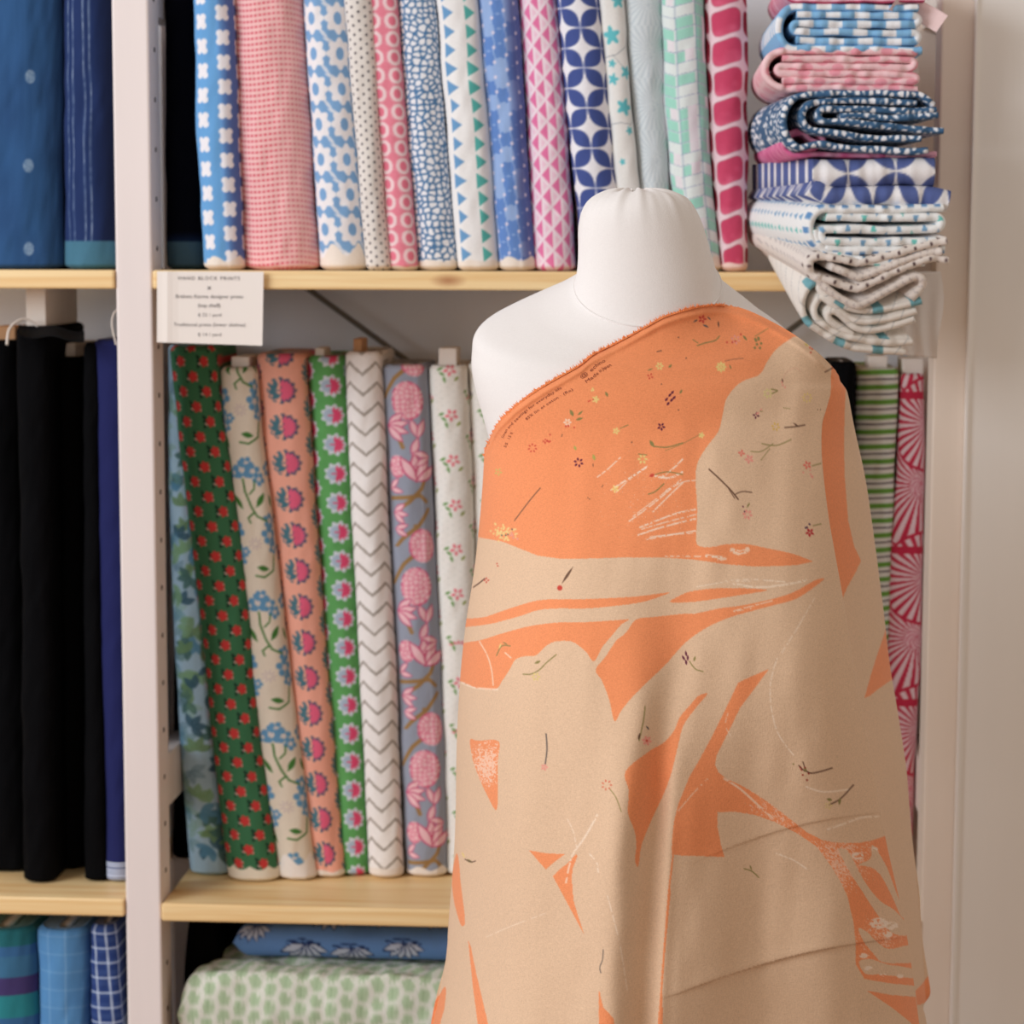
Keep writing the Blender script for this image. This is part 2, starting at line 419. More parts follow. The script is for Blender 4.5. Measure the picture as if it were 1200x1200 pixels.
def pr_rasp(u, v, H):
    p = Pt(u, v, (240, 208, 214)); s = 34.0
    vv = v + 3 * np.sin(u / 22 * np.pi)
    j = np.floor(vv / s); b = vv - j * s - s / 2
    for (cx, hw, cc) in ((0, 16, (208, 64, 102)), (-34, 14, (150, 30, 52)), (34, 14, (150, 30, 52)), (68, 14, (150, 30, 52)), (-68, 14, (150, 30, 52))):
        q = (np.abs(u - cx) / hw) ** 4 + (np.abs(b) / (s / 2 - 2.8)) ** 4
        p.put(np.clip((1 - q) * 5 + 0.5, 0, 1), cc)
        p.put(np.clip((1 - np.abs(q - 1.1) * 5), 0, 1) * 0.35, (120, 60, 80))
        p.put(np.clip((1 - q) * 5 + 0.5, 0, 1) * np.clip(b / 16 + vn(u / 7, v / 7, 5) - 0.6, 0, 1) * 0.5, (240, 120, 150))
    hem(p, H, 10, col=(246, 214, 206), amp=1); return p.C

def pr_bluefloral(u, v, H):
    p = Pt(u, v, (172, 206, 226)); p.put(vn(u / 20, v / 30, 2) * 0.35, (140, 170, 190))
    r = np.random.default_rng(3)
    for k in range(int(H / 2.6)):
        cx, cy = r.uniform(-50, 60), r.uniform(0, H); c = [(70, 112, 108), (112, 150, 104), (84, 140, 172), (128, 172, 130), (58, 96, 116)][k % 5]
        n = r.integers(2, 5); a0 = r.uniform(0, 6)
        for q in range(n):
            an = a0 + q * 0.9
            p.put(leaf(u, v, cx + 9 * math.cos(an), cy + 9 * math.sin(an), 19, 9, an, 1.2) * (0.85 if cx > -8 else 0.3), c)
    return p.C
def pr_greenred(u, v, H):
    p = Pt(u, v, (58, 118, 80)); a, b, i, j = cell(u, v, 15.0, 37, 0.5); 
    for (q, y_) in ((0.9, 5), (0.0, 0), (-0.9, -5)): p.put(leaf(a, b, -6, y_, 11, 4.0, -q) * 0.9, (22, 50, 38))
    p.put(leaf(a, b, -4.6, 3, 5, 2.0, 0.8), (222, 214, 196)); p.put(disc(a, b, 6.0, 4.2, 1.5), (240, 200, 190)); p.put(disc(a, b, 6.6, -1.5, 1.3), (240, 190, 180))
    th = np.arctan2(b, a - 1.5); rr = np.hypot(a - 1.5, (b) * 0.85)
    p.put(np.clip(0.5 + (5.4 + 1.0 * np.cos(7 * th) - rr), 0, 1), (206, 52, 50))
    e = H - 22 + 5 * np.sin(u / 7) * np.sign(np.sin(u / 7)); p.put(np.clip(v - e, 0, 1), (236, 226, 208)); return p.C
def pr_creamfloral(u, v, H):
    p = Pt(u, v, (228, 214, 194)); T = 166.0; vv = (v + 60) % T; BL = (94, 150, 190); GR = (66, 122, 52)
    def flower(cx, cy, s=1.0, n=5, a0=0.3):
        for k in range(n):
            an = a0 + k * 2 * math.pi / n
            p.put(disc(u, vv, cx + 7 * s * math.cos(an), cy + 7 * s * math.sin(an), 4.0 * s), BL)
        p.put(disc(u, vv, cx, cy, 1.8 * s) * 0.7, (200, 190, 205))
    for (cx, cy, s) in ((-4, 20, 1.1), (9, 22, 0.9), (2, 12, 0.8), (-15, 24, 0.7), (16, 32, 0.8), (22, 102, 1.1), (27, 118, 0.8), (24, 84, 0.9), (-22, 96, 1.1), (-26, 116, 0.9), (-20, 132, 0.8), (-12, 122, 0.6), (34, 20, 0.9), (-36, 60, 0.9)): flower(cx, cy, s, 5, cx * 0.1)
    p.put(stroke(u, vv, [(-4, 32), (-3, 48), (2, 66), (8, 78), (20, 84)], 2.6), GR); p.put(stroke(u, vv, [(2, 50), (8, 44), (10, 34)], 2), GR)
    p.put(stroke(u, vv, [(4, 74), (-3, 80), (-1, 86)], 2.2), GR)
    p.put(leaf(u, vv, -14, 60, 22, 7, 1.0), GR); p.put(leaf(u, vv, 14, 58, 22, 7, -1.0), GR)
    p.put(stroke(u, vv, [(26, 128), (22, 146), (8, 154), (-2, 152)], 2.4), GR); p.put(leaf(u, vv, 8, 143, 16, 7, 0.2), GR)
    p.put(leaf(u, vv, -22, 150, 22, 6, 1.2), GR); p.put(leaf(u, vv, 30, 60, 18, 6, 1.3), GR)
    for k in range(9):
        an = k * 0.7; p.put(stroke(u, vv, [(2 + 3 * math.cos(an), 112 + 3 * math.sin(an)), (2 + 8 * math.cos(an), 112 + 8 * math.sin(an))], 1) * 0.6, (176, 150, 172))
    hem(p, H, 26, col=(240, 232, 226), amp=8); return p.C
def rosette(p, a, b, R, pet, rim, leafc, n=12, split=True):
    th = np.arctan2(b, a); rr = np.hypot(a, b)
    p.put(np.clip(0.5 + (R + 1.4 * np.cos(n * th) - rr), 0, 1) * ((a > -1) if split else 1.0), rim)
    if split: p.put(np.clip(1.6 - np.abs(rr - R * 0.98), 0, 1) * (np.cos(n * th) > -0.3) * (a < 0), leafc)
    if split:
        for an in (2.2, 2.8, 3.5, 4.1): p.put(leaf(a, b, R * 0.62 * math.cos(an), R * 0.62 * math.sin(an), R * 0.85, R * 0.36, an + 0.5), leafc)
        p.put(stroke(a, b, [(-R * 0.8, 0), (0, 0)], 1.8), leafc)
    for q in range(9 if split else 7):
        an = -1.35 + q * 2.7 / 8 if split else q * 2 * math.pi / 7
        p.put(leaf(a, b, R * 0.55 * math.cos(an), R * 0.55 * math.sin(an), R * 0.75, R * 0.3, an), pet)
    p.put(disc(a, b, R * 0.15, 0, R * 0.22), pet)
def pr_peach(u, v, H):
    p = Pt(u, v, (244, 170, 146)); a, b, i, j = cell(u, v, 40, 45, 0.5)
    rosette(p, a, b, 15.5, (232, 92, 128), (72, 92, 120), (70, 118, 132)); hem(p, H, 10, amp=2); return p.C
def pr_greenpink(u, v, H):
    p = Pt(u, v, (96, 168, 92)); p.put(vn(u / 9, v / 9, 4) * 0.25, (70, 140, 76)); a, b, i, j = cell(u - 6, v, 33, 36.5, 0.5)
    th = np.arctan2(b, a); rr = np.hypot(a, b)
    p.put(np.clip(0.5 + (13 + 1.6 * np.cos(9 * th) - rr), 0, 1), (206, 214, 222)); p.put(disc(a, b, -3, 0, 8) * 0.5, (130, 160, 190))
    for k in range(7):
        an = -1.6 + k * 0.55; p.put(leaf(a, b, 1 + 5.5 * math.cos(an), 5.5 * math.sin(an), 11, 3.8, an), (226, 66, 112))
    p.put(stroke(a, b, [(-5, 0), (3, 0)], 2), (226, 66, 112)); return p.C
def pr_chevron(u, v, H):
    p = Pt(u, v, (240, 234, 230)); per = 34.0; t = np.abs(((u + 17) / per) % 1 - 0.5) * 2; z = v - 15 * (1 - t) - 1.2 * vn(u / 3, v / 3, 3)
    b = z % 25.0; p.put(np.clip(2.7 - np.abs(b - 12), 0, 1), (166, 156, 146)); hem(p, H, 14, amp=1); return p.C
def pr_greypink(u, v, H):
    p = Pt(u, v, (150, 156, 172)); T = 232.0; vv = (v + 6) % T; PK = (240, 190, 196); MG = (206, 74, 118); BR = (160, 122, 72)
    for pts in (((-26, 46), (-10, 22), (6, 8), (12, -8)), ((-20, 190), (0, 176), (16, 160), (24, 140)), ((-24, 172), (0, 170), (14, 168), (22, 176)), ((-26, 240), (-10, 222), (10, 206), (24, 186)), ((6, 206), (10, 226)), ((-10, 92), (-4, 108))):
        p.put(stroke(u, vv, pts, 5.0), BR)
    def cone(cx, cy, rx, ry):
        p.put(disc(u, vv, cx, cy, rx, ry), PK); f1, f2, _ = voro(u, vv, 6.0, 21)
        e = disc(u, vv, cx, cy, rx, ry) * (1 - disc(u, vv, cx, cy, rx - 2, ry - 2)); p.put(e * (vn(u / 3, vv / 3, 6) > 0.45), MG)
        p.put(disc(u, vv, cx, cy, rx, ry) * np.clip(1.6 - (f2 - f1), 0, 1) * 0.75, (226, 96, 130))
    def lily(cx, cy, s, angs):
        for an in angs:
            x, y = cx + s * 0.5 * math.cos(an), cy + s * 0.5 * math.sin(an)
            p.put(leaf(u, vv, x, y, s * 1.1, s * 0.42, an), MG); p.put(leaf(u, vv, x, y, s * 0.95, s * 0.28, an), PK)
    cone(4, 50, 19, 24); cone(-12, 132, 11, 14); cone(14, 222 + 10, 17, 22); cone(14, 0, 17, 20)
    lily(-22, 82, 26, (-0.7, -0.2, 0.3, 0.8)); lily(10, 150, 34, (-1.6, -1.1, -2.1, -0.5)); lily(14, 96, 24, (-1.9, -1.2, 1.9)); lily(-22, 190, 20, (-0.6, 0.1, 0.7)); lily(-24, 160, 18, (-0.8, 0.2)); lily(-20, 210, 18, (-0.3, 0.5))
    lily(28, 120, 22, (2.6, 3.4)); hem(p, H, 12, amp=3); return p.C
def pr_whitesprig(u, v, H, dark=False):
    p = Pt(u, v, (240, 236, 228)); a, b, i, j = cell(u, v, 7, 9, 0.5); p.put(disc(a, b, 0, 0, 0.7) * 0.35, (150, 160, 150))
    A, B, i, j = cell(u - 3, v - 8, 33, 56, 0.5); hh = hsh(i, j, 5)
    pk = (96, 96, 110) if dark else (236, 116, 130)
    for k in range(5):
        an = k * 1.26 + 0.4; p.put(leaf(A, B, 5 * math.cos(an), -3 + 5 * math.sin(an), 7, 4, an) * (hh < 0.6), pk)
        p.put(leaf(A, B, -9 + 4.5 * k, 2 + 0.7 * (k - 2) ** 2, 7, 3, 0.5 * k) * (hh >= 0.6), pk)
    for (x, y, an) in ((-9, 2, 0.6), (-6, 9, 1.3), (8, 8, -0.8), (-12, -4, -0.4)): p.put(leaf(A, B, x, y, 9, 3.6, an), (110, 158, 84) if hh.size and x < 0 else (150, 160, 80))
    return p.C
def pr_darksprig(u, v, H): 
    return pr_whitesprig(u, v, H, True)
def pr_greenstripe(u, v, H):
    p = Pt(u, v, (238, 240, 232)); b = (v + 0.03 * u) % 18.2
    p.put(np.clip(3.4 - np.abs(b - 5), 0, 1), (112, 172, 66)); p.put(np.clip(1.4 - np.abs(b - 13.6), 0, 1), (84, 72, 84)); return p.C
def pr_redray(u, v, H):
    p = Pt(u, v, (240, 208, 212)); T = 190.0; vv = (v + 55) % T - 0; R_ = (206, 34, 70)
    for (cx, cy, seed) in ((14, 0, 1), (14, T, 1), (26, 116, 2)):
        th = np.arctan2(vv - cy, u - cx); rr = np.hypot(u - cx, vv - cy); lim = 84 if seed == 1 else 52
        m = (np.sin(th * 30) > 0.0 - rr * 0) * (rr < lim)
        if seed == 1: reg = rr < 78
        else: reg = rr < 56
        p.put(reg * 1.0, (240, 208, 212)); p.put(reg * np.clip(np.sin(th * 28) * 2.2 + 0.3, 0, 1), R_)
        p.put(np.clip(2.4 - np.abs(rr - (80 if seed == 1 else 57)), 0, 1), R_)
        p.put((rr < 13) * 1.0, (240, 200, 206)); p.put((rr < 13) * np.clip(np.sin(rr * 1.3 + th * 8), 0, 1), R_)
    p.put(((vv > 76) & (vv < 86)) * 1.0, R_); return p.C
def pr_denim(u, v, H):
    p = Pt(u, v, (38, 84, 134)); p.put(vn(u / 30, v / 40, 3) * 0.5, (28, 62, 108)); p.put(vn(u / 3, v / 90, 4) * 0.12, (70, 120, 170))
    for (x, y) in ((27, H - 226), (25, H - 122), (24, H - 24)):
        p.put(disc(u, v, x, y, 6, 8) * (0.35 + 0.5 * (vn(u, v, 3))), (165, 185, 205))
    return p.C
def pr_pinstripe(u, v, H):
    p = Pt(u, v, (26, 48, 98))
    for x in (-24, -16, -2, 5):
        xx = x + 3.5 * vn(v / 60, v * 0, 3); p.put(np.clip(1.25 - np.abs(u - xx) * 1.1, 0, 1) * (0.4 + 0.5 * vn(u * 0 + x, v / 5, 7)), (150, 170, 198))
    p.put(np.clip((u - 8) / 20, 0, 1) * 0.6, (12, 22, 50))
    p.put(np.clip(v - (H - 34), 0, 1), (66, 118, 142)); return p.C
def pr_midnight(u, v, H):
    p = Pt(u, v, (8, 10, 20)); p.put(np.clip((v - (H - 46)) / 10, 0, 1), (20, 36, 66)); p.put(np.clip(v - (H - 34), 0, 1), (74, 106, 124)); return p.C
def pr_navyhem(u, v, H):
    p = Pt(u, v, (26, 32, 88)); m = v > H - 26; p.put(m * 1.0, (196, 206, 228)); p.put(m * (((v - H) % 4) < 1.6), (40, 50, 110)); return p.C
def pr_blackcloth(u, v, H):
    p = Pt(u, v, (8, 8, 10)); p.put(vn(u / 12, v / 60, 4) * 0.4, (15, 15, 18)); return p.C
def pr_tealstripe(u, v, H):
    p = Pt(u, v, (36, 134, 146)); b = (v - 34) % 96
    for (a0, a1, c) in ((0, 26, (58, 116, 156)), (26, 50, (72, 60, 116)), (50, 78, (34, 138, 148)), (78, 96, (52, 106, 158))):
        p.put(((b >= a0) & (b < a1)) * 1.0, c)
    p.put(np.clip(22 - v, 0, 1), (30, 110, 120)); return p.C
def pr_bluecheck(u, v, H):
    p = Pt(u, v, (84, 146, 200)); p.put(vn(u / 14, v / 18, 2) * 0.3, (64, 122, 182))
    for x in (-14, 6): p.put(np.clip(1.2 - np.abs(u - x), 0, 1) * 0.35, (180, 210, 235))
    p.put(np.clip(1.2 - np.abs(v % 23 - 8), 0, 1) * 0.25, (180, 210, 235)); return p.C
def pr_plaid(u, v, H):
    p = Pt(u, v, (36, 62, 124)); p.put((np.sin(v / 2.2) > 0.3) * 0.25, (80, 106, 160))
    for x in (-12, 4, 20, 36): p.put(np.clip(1.6 - np.abs(u - x - v * 0.05), 0, 1) * 0.9, (206, 218, 236))
    p.put(np.clip(1.6 - np.abs(v % 19 - 9), 0, 1) * 0.8, (206, 218, 236)); return p.C

# ------------------------------------------------------------------ upright fabric bolts
def bolt(name, label, rows, pat, shelf_z, Yf=None, depth=0.17, hidden_top=False, group=None, core=None, seed=1, mat=None,
         step=1.15, rag=0.9, seam=None, flat=0.8, cat='fabric bolt', endcol=(232, 222, 212), tilt=0.0, capmode=True):
    """rows: (py, x_left, x_right) from top to bottom in photo pixels"""
    rows = np.asarray(rows, float)
    pyb, xlb, xrb = rows[-1]
    if Yf is None: Yf = float(PZ((xlb + xrb) / 2, pyb, shelf_z)[1])
    aw = (rows[:, 2] - rows[:, 1]).mean() / 2 * PXM
    c = min(aw * flat, 0.03); Yc = Yf + c
    L = P(rows[:, 0] * 0 + rows[:, 1], rows[:, 0], Yc); R = P(rows[:, 2], rows[:, 0], Yc)
    z = (L[:, 2] + R[:, 2]) / 2; z[-1] = shelf_z + 0.0006
    if pyb < 340 and shelf_z == zT: pass
    order = np.argsort(z); zs = z[order]
    H = (z[0] - z[-1]) / PXM; n = max(int(H / step), 30)
    zr = np.linspace(z[0], z[-1], n)
    fine = lambda arr: np.interp(zr, zs, arr[order])
    XL, XR = fine(L[:, 0]), fine(R[:, 0])
    ksm = max(3, n // 14); ker = np.hanning(ksm + 2)[1:-1]; ker /= ker.sum()
    sm = lambda q: np.convolve(np.pad(q, ksm, mode='reflect', reflect_type='odd'), ker, 'same')[ksm:-ksm]
    XL, XR = sm(XL), sm(XR)
    vv = (z[0] - zr) / PXM
    XL = XL + rag * PXM * 1.6 * (vn(vv / 26, vv * 0 + 0.5, seed) - 0.5); XR = XR + rag * PXM * 1.6 * (vn(vv / 23, vv * 0 + 3.5, seed + 3) - 0.5)
    a = (XR - XL) / 2; xm = (XL + XR) / 2
    wpx = aw * 2 / PXM; nf = max(int(wpx * 1.35 / step), 12)
    ph = np.linspace(-np.pi / 2, np.pi / 2, nf)
    # unit loop: front nose, right side, back nose, left side
    fx = list(np.sin(ph)); fy = list(c - c * np.cos(ph)); fu = list(ph)
    for q in (0.3, 0.65): fx.append(1.0); fy.append(c + q * (depth - 2 * c)); fu.append(np.pi / 2 + q * 3)
    for q in np.linspace(np.pi / 2, -np.pi / 2, 7): fx.append(math.sin(q)); fy.append(depth - c + c * math.cos(q)); fu.append(np.pi / 2 + 3 + 1)
    for q in (0.65, 0.3): fx.append(-1.0); fy.append(c + q * (depth - 2 * c)); fu.append(-np.pi / 2 - q * 3)
    fx, fy, fu = map(np.array, (fx, fy, fu)); m = len(fx)
    U = fu[None, :] * (wpx / 2) * 1.0 + np.zeros((n, 1)); V = vv[:, None] + np.zeros((1, m))
    tz = np.linspace(0, 1, n)
    # rounding near both ends
    rd = 1 - 0.16 * np.clip(1 - (zr[0] - zr) / 0.006, 0, 1) ** 2 - 0.22 * np.clip(1 - (zr - zr[-1]) / 0.006, 0, 1) ** 2
    bulge = (vn(U / 22 + seed, V / 60, seed + 7) - 0.5) * 0.0034 + (vn(U / 9 + V / 55, V / 25, seed + 9) - 0.5) * 0.0016
    if seam is not None: bulge = bulge + 0.0012 / (1 + np.exp(-(U - seam - 3 * vn(V / 40, V * 0, seed)) * 1.2))
    ny = -np.cos(np.clip(fu, -np.pi / 2, np.pi / 2)); ny[nf:] = 0
    nx = np.sin(np.clip(fu, -np.pi / 2, np.pi / 2))
    X = xm[:, None] + (a * rd)[:, None] * fx[None, :] + bulge * nx[None, :] * 0.4
    Yb = Yf + tilt * (zr[0] - zr[-1]) * (1 - tz)
    Y = Yb[:, None] + (depth / 2 + (fy[None, :] - depth / 2) * (1 - (1 - rd[:, None]) * 0.5)) + bulge * ny[None, :]
    Z = zr[:, None] + np.zeros((1, m))
    co = np.stack([X, Y, Z], -1); col = pat(U, V, H)
    q = gridq(n, m, True)
    tris = []; cos = [co.reshape(-1, 3)]; cols = [col.reshape(-1, 3)]; base = n * m
    # bottom cap
    cb = co[-1].mean(0); cos.append(cb[None]); cols.append(np.array([endcol], float))
    j = np.arange(m); tris.append(np.stack([(n - 1) * m + j, (n - 1) * m + (j + 1) % m, np.full(m, base)], -1)); base += 1
    # top: wound layers
    ct = co[0].mean(0); prev = j
    qs = [q]
    for (s, dz) in ((0.92, 0.0006), (0.84, -0.0025), (0.76, 0.0002), (0.66, -0.003), (0.56, 0.0), (0.44, -0.003), (0.3, -0.001)):
        ring = ct + (co[0] - ct) * np.array([s, 0.5 + s * 0.5, 1]); ring[:, 2] = zr[0] + dz
        cos.append(ring); cc = np.clip(0.62 * col[0] + 0.38 * np.array(endcol), 0, 255); cols.append(cc)
        idx = base + j; qs.append(np.stack([prev, idx, np.roll(idx, -1), np.roll(prev, -1)], -1)); prev = idx; base += m
    cos.append((ct + [0, 0, -0.001])[None]); cols.append(np.array([endcol], float))
    tris.append(np.stack([prev, np.full(m, base), np.roll(prev, -1)], -1)); base += 1
    tris = np.concatenate(tris)[:, ::-1]; quads = np.concatenate([qs[0][:, ::-1]] + [qq for qq in qs[1:]])
    root = bpy.data.objects.new(name, None); COL.objects.link(root); root.location = (xm[-1], Yf + depth / 2, shelf_z)
    tag(root, label, cat, group)
    org = np.array(root.location)
    if mat is None and pat in (pr_blackcloth, pr_midnight): mat = M_dark
    fast('wound_cloth', np.concatenate(cos) - org, quads, tris, mat or M_print, root, np.concatenate(cols))
    if core:
        for (x0, x1, y0, y1, dd, km, nm) in core:
            A = P(x0, y0, Yc + 0.004); B = P(x1, y1, Yc + 0.004)
            boxes(nm, [(A[0] - org[0], B[0] - org[0], Yc + 0.004 - org[1], Yc + 0.004 + dd - org[1], B[2] - 0.03 - org[2], A[2] - org[2])], km, root, bevel=0.0012)
    return root

GT = 'upright fabric bolts on the top shelf'
T = [
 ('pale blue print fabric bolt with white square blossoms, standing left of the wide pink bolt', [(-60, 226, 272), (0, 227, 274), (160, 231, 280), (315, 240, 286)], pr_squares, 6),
 ('wide pink fabric bolt dotted with small red dashes on the top shelf', [(-60, 270, 352), (0, 273, 356), (160, 279, 365), (316, 287, 375)], pr_dashes, None),
 ('fabric bolt printed with large white daisies with blue centres on blue', [(-60, 350, 402), (0, 356, 407), (160, 366, 417), (316, 376, 430)], pr_blueflower, None),
 ('slim cream fabric bolt with tiny black dots, beside the pink ring print', [(-60, 396, 432), (0, 404, 437), (160, 417, 446), (317, 430, 458)], pr_tinydots, None),
 ('pink fabric bolt with pale rings and pink centres on the top shelf', [(-60, 425, 462), (0, 429, 466), (160, 443, 477), (317, 457, 490)], pr_pinkring, None),
 ('blue fabric bolt covered in small white pebble shapes on the top shelf', [(-60, 462, 508), (0, 466, 511), (160, 476, 523), (316, 489, 537)], pr_pebble, None),
 ('white fabric bolt with columns of blue and teal triangles like teeth', [(-60, 508, 554), (0, 512, 560), (160, 524, 574), (317, 537, 585)], pr_teeth, None),
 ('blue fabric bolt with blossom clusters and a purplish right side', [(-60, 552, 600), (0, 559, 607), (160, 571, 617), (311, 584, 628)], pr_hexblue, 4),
 ('white fabric bolt with rows of bright pink triangles beside the mannequin neck', [(-60, 603, 646), (0, 608, 652), (160, 619, 666), (316, 626, 674)], pr_pinktri, None),
 ('white fabric bolt with large navy leaf petals forming four-pointed stars', [(-60, 648, 698), (0, 653, 703), (120, 663, 714), (245, 676, 726), (316, 683, 732)], pr_petal, None),
 ('narrow cream fabric bolt with scattered turquoise flowers above the mannequin neck', [(-60, 696, 726), (0, 702, 731), (120, 713, 740), (230, 722, 750), (316, 726, 756)], pr_tealflower, None),
 ('pale grey fabric bolt with faint ray pattern above the mannequin neck', [(-60, 724, 772), (0, 731, 775), (120, 740, 781), (230, 750, 785), (316, 752, 792)], pr_rays, None),
 ('mint green fabric bolt with basketweave brick print on the top shelf', [(-60, 772, 822), (0, 775, 824), (120, 779, 829), (230, 788, 836), (316, 796, 846)], pr_mint, None),
 ('raspberry pink fabric bolt with large rounded squares at the right end', [(-60, 822, 872), (0, 825, 875), (150, 830, 877), (300, 842, 876), (317, 845, 876)], pr_rasp, None),
]
for k, (lb, rows, pat, seam) in enumerate(T):
    rr = rows
    bolt('fabric_bolt', lb, rr, pat, zT, Yf=0.012 + 0.006 * (k % 3), depth=0.17, group=GT, seed=11 + k, seam=seam, rag=1.2 if k not in (13,) else 2.0)

GL = 'upright fabric bolts on the middle shelf'
Lw = [
 ('light blue floral fabric bolt with green leaves, leaning beside the white post', [(404, 197, 228), (600, 199, 234), (700, 202, 242), (800, 207, 250), (900, 213, 258), (1028, 224, 270)], pr_bluefloral, 8, None),
 ('dark green fabric bolt with small red flower buds below the price card', [(405, 199, 254), (450, 203, 258), (600, 220, 280), (700, 232, 292), (800, 243, 300), (900, 252, 312), (1036, 268, 330)], pr_greenred, None, None),
 ('cream fabric bolt with blue blossoms and curling green stems', [(430, 258, 301), (500, 262, 306), (600, 274, 319), (700, 287, 330), (800, 293, 342), (900, 306, 356), (1034, 328, 372)], pr_creamfloral, None, [(271, 292, 418, 430, 0.08, M_board, 'board_core')]),
 ('peach fabric bolt with round pink and teal flower medallions', [(414, 302, 358), (500, 307, 364), (600, 318, 370), (700, 331, 378), (800, 340, 386), (900, 350, 394), (1031, 366, 406)], pr_peach, None, None),
 ('bright green fabric bolt with pink and pale blue fan flowers', [(417, 361, 404), (500, 366, 409), (600, 372, 414), (700, 378, 419), (800, 384, 424), (900, 390, 428), (1028, 398, 434)], pr_greenpink, None, [(369, 380, 408, 417, 0.05, M_board, 'board_core')]),
 ('white fabric bolt with thin grey-brown zigzag chevrons', [(412, 405, 447), (500, 408, 451), (600, 412, 455), (700, 417, 460), (800, 422, 465), (900, 428, 468), (1031, 433, 473)], pr_chevron, None, [(414, 424, 397, 412, 0.05, M_kraft, 'board_core')]),
 ('grey fabric bolt with large pink blossoms and brown branches', [(427, 447, 501), (500, 450, 504), (600, 457, 508), (700, 461, 513), (800, 466, 518), (900, 470, 522), (1030, 477, 524)], pr_greypink, 14, None),
 ('white fabric bolt with tiny dots and scattered red flower sprigs', [(428, 503, 547), (500, 506, 551), (600, 510, 555), (700, 514, 556), (800, 517, 558), (1029, 524, 566)], pr_whitesprig, None, [(514, 535, 408, 428, 0.05, M_board, 'board_core')]),
 ('white fabric bolt with dark sprigs, half hidden behind the mannequin', [(424, 549, 592), (600, 555, 598), (1027, 570, 612)], pr_darksprig, None, None),
]
for k, (lb, rows, pat, seam, core) in enumerate(Lw):
    bolt('fabric_bolt', lb, rows, pat, zL, depth=0.16, group=GL, seed=31 + k, seam=seam, core=core, rag=1.0)
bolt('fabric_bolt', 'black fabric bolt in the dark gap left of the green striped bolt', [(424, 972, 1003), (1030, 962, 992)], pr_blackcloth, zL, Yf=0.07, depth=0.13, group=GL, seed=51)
bolt('fabric_bolt', 'green and white horizontally striped fabric bolt right of the mannequin', [(431, 1004, 1053), (560, 1001, 1048), (700, 994, 1043), (1042, 978, 1028)], pr_greenstripe, zL, depth=0.16, group=GL, seed=52, core=[(1018, 1040, 417, 431, 0.05, M_board, 'board_core')], flat=0.45)
bolt('fabric_bolt', 'crimson and white fabric bolt with radiating rays beside the right post', [(438, 1056, 1083), (560, 1050, 1083), (680, 1041, 1081), (760, 1039, 1079), (900, 1036, 1072), (1042, 1030, 1066)], pr_redray, zL, depth=0.15, group=GL, seed=53, flat=0.5, core=[(1058, 1082, 420, 438, 0.06, M_board, 'board_core')])

# left bay
GLT = 'dark fabric bolts in the left bay'
bolt('fabric_bolt', 'wide mid blue fabric bolt with three pale dots, top left', [(-60, -40, 74), (0, -40, 74), (312, -40, 76)], pr_denim, zT, Yf=0.012, group=GLT, seed=61, rag=1.5)
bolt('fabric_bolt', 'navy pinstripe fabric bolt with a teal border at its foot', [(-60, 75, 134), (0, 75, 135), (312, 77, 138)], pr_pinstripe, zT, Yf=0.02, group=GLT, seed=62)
bolt('fabric_bolt', 'nearly black navy bolt with dull teal foot band behind the white post', [(-60, 194, 235), (60, 194, 237), (314, 196, 240)], pr_midnight, zT, Yf=0.075, depth=0.15, group=GLT, seed=63)
zLL = zL + 0.004
bolt('fabric_bolt', 'black fabric bolt at the left edge of the middle shelf', [(398, -28, 24), (700, -28, 30), (1024, -22, 36)], pr_blackcloth, zLL, group=GLT, seed=64, rag=2, core=[(-6, 18, 382, 399, 0.05, M_kraft, 'board_core')])
bolt('fabric_bolt', 'black fabric bolt with a tall white card core rising above it', [(382, 20, 62), (404, 20, 58), (700, 26, 62), (1023, 28, 66)], pr_blackcloth, zLL, Yf=0.05, group=GLT, seed=65, rag=2, core=[(30, 54, 337, 383, 0.14, M_board, 'board_core')])
bolt('fabric_bolt', 'black fabric bolt with a small white tag on its top', [(418, 55, 98), (700, 54, 100), (1020, 58, 102)], pr_blackcloth, zLL, group=GLT, seed=66, rag=2, core=[(58, 88, 402, 418, 0.10, M_board, 'board_core')])
bolt('fabric_bolt', 'slim black fabric bolt next to the navy blue one', [(402, 98, 116), (700, 99, 118), (1017, 99, 126)], pr_blackcloth, zLL, Yf=0.06, group=GLT, seed=67)
bolt('fabric_bolt', 'royal navy fabric bolt with white striped hem beside the post', [(398, 110, 150), (700, 118, 152), (1020, 125, 156)], pr_navyhem, zLL, Yf=0.06, group=GLT, seed=68)
bolt('fabric_bolt', 'teal fabric bolt with purple stripes in the bottom left corner', [(1082, -30, 44), (1200, -30, 48), (1400, -30, 50)], pr_tealstripe, zB, Yf=0.03, group=GLT, seed=69, rag=2)
bolt('fabric_bolt', 'light blue fabric bolt with faint check lines on the bottom shelf', [(1084, 44, 106), (1200, 48, 106), (1400, 54, 110)], pr_bluecheck, zB, Yf=0.035, group=GLT, seed=70, rag=1.5)
bolt('fabric_bolt', 'navy plaid fabric bolt with white lines beside the post', [(1082, 107, 138), (1200, 108, 144), (1400, 112, 150)], pr_plaid, zB, Yf=0.03, group=GLT, seed=71, rag=2)

bolt('fabric_bolt', 'dark navy fabric bolt added to blacken the gap behind the light blue floral bolt', [(470, 210, 246), (700, 205, 244), (1010, 203, 240)], pr_blackcloth, zL, Yf=0.185, depth=0.08, group=GL, seed=81)  # added to blacken the gap; dark cloth shows only at its foot
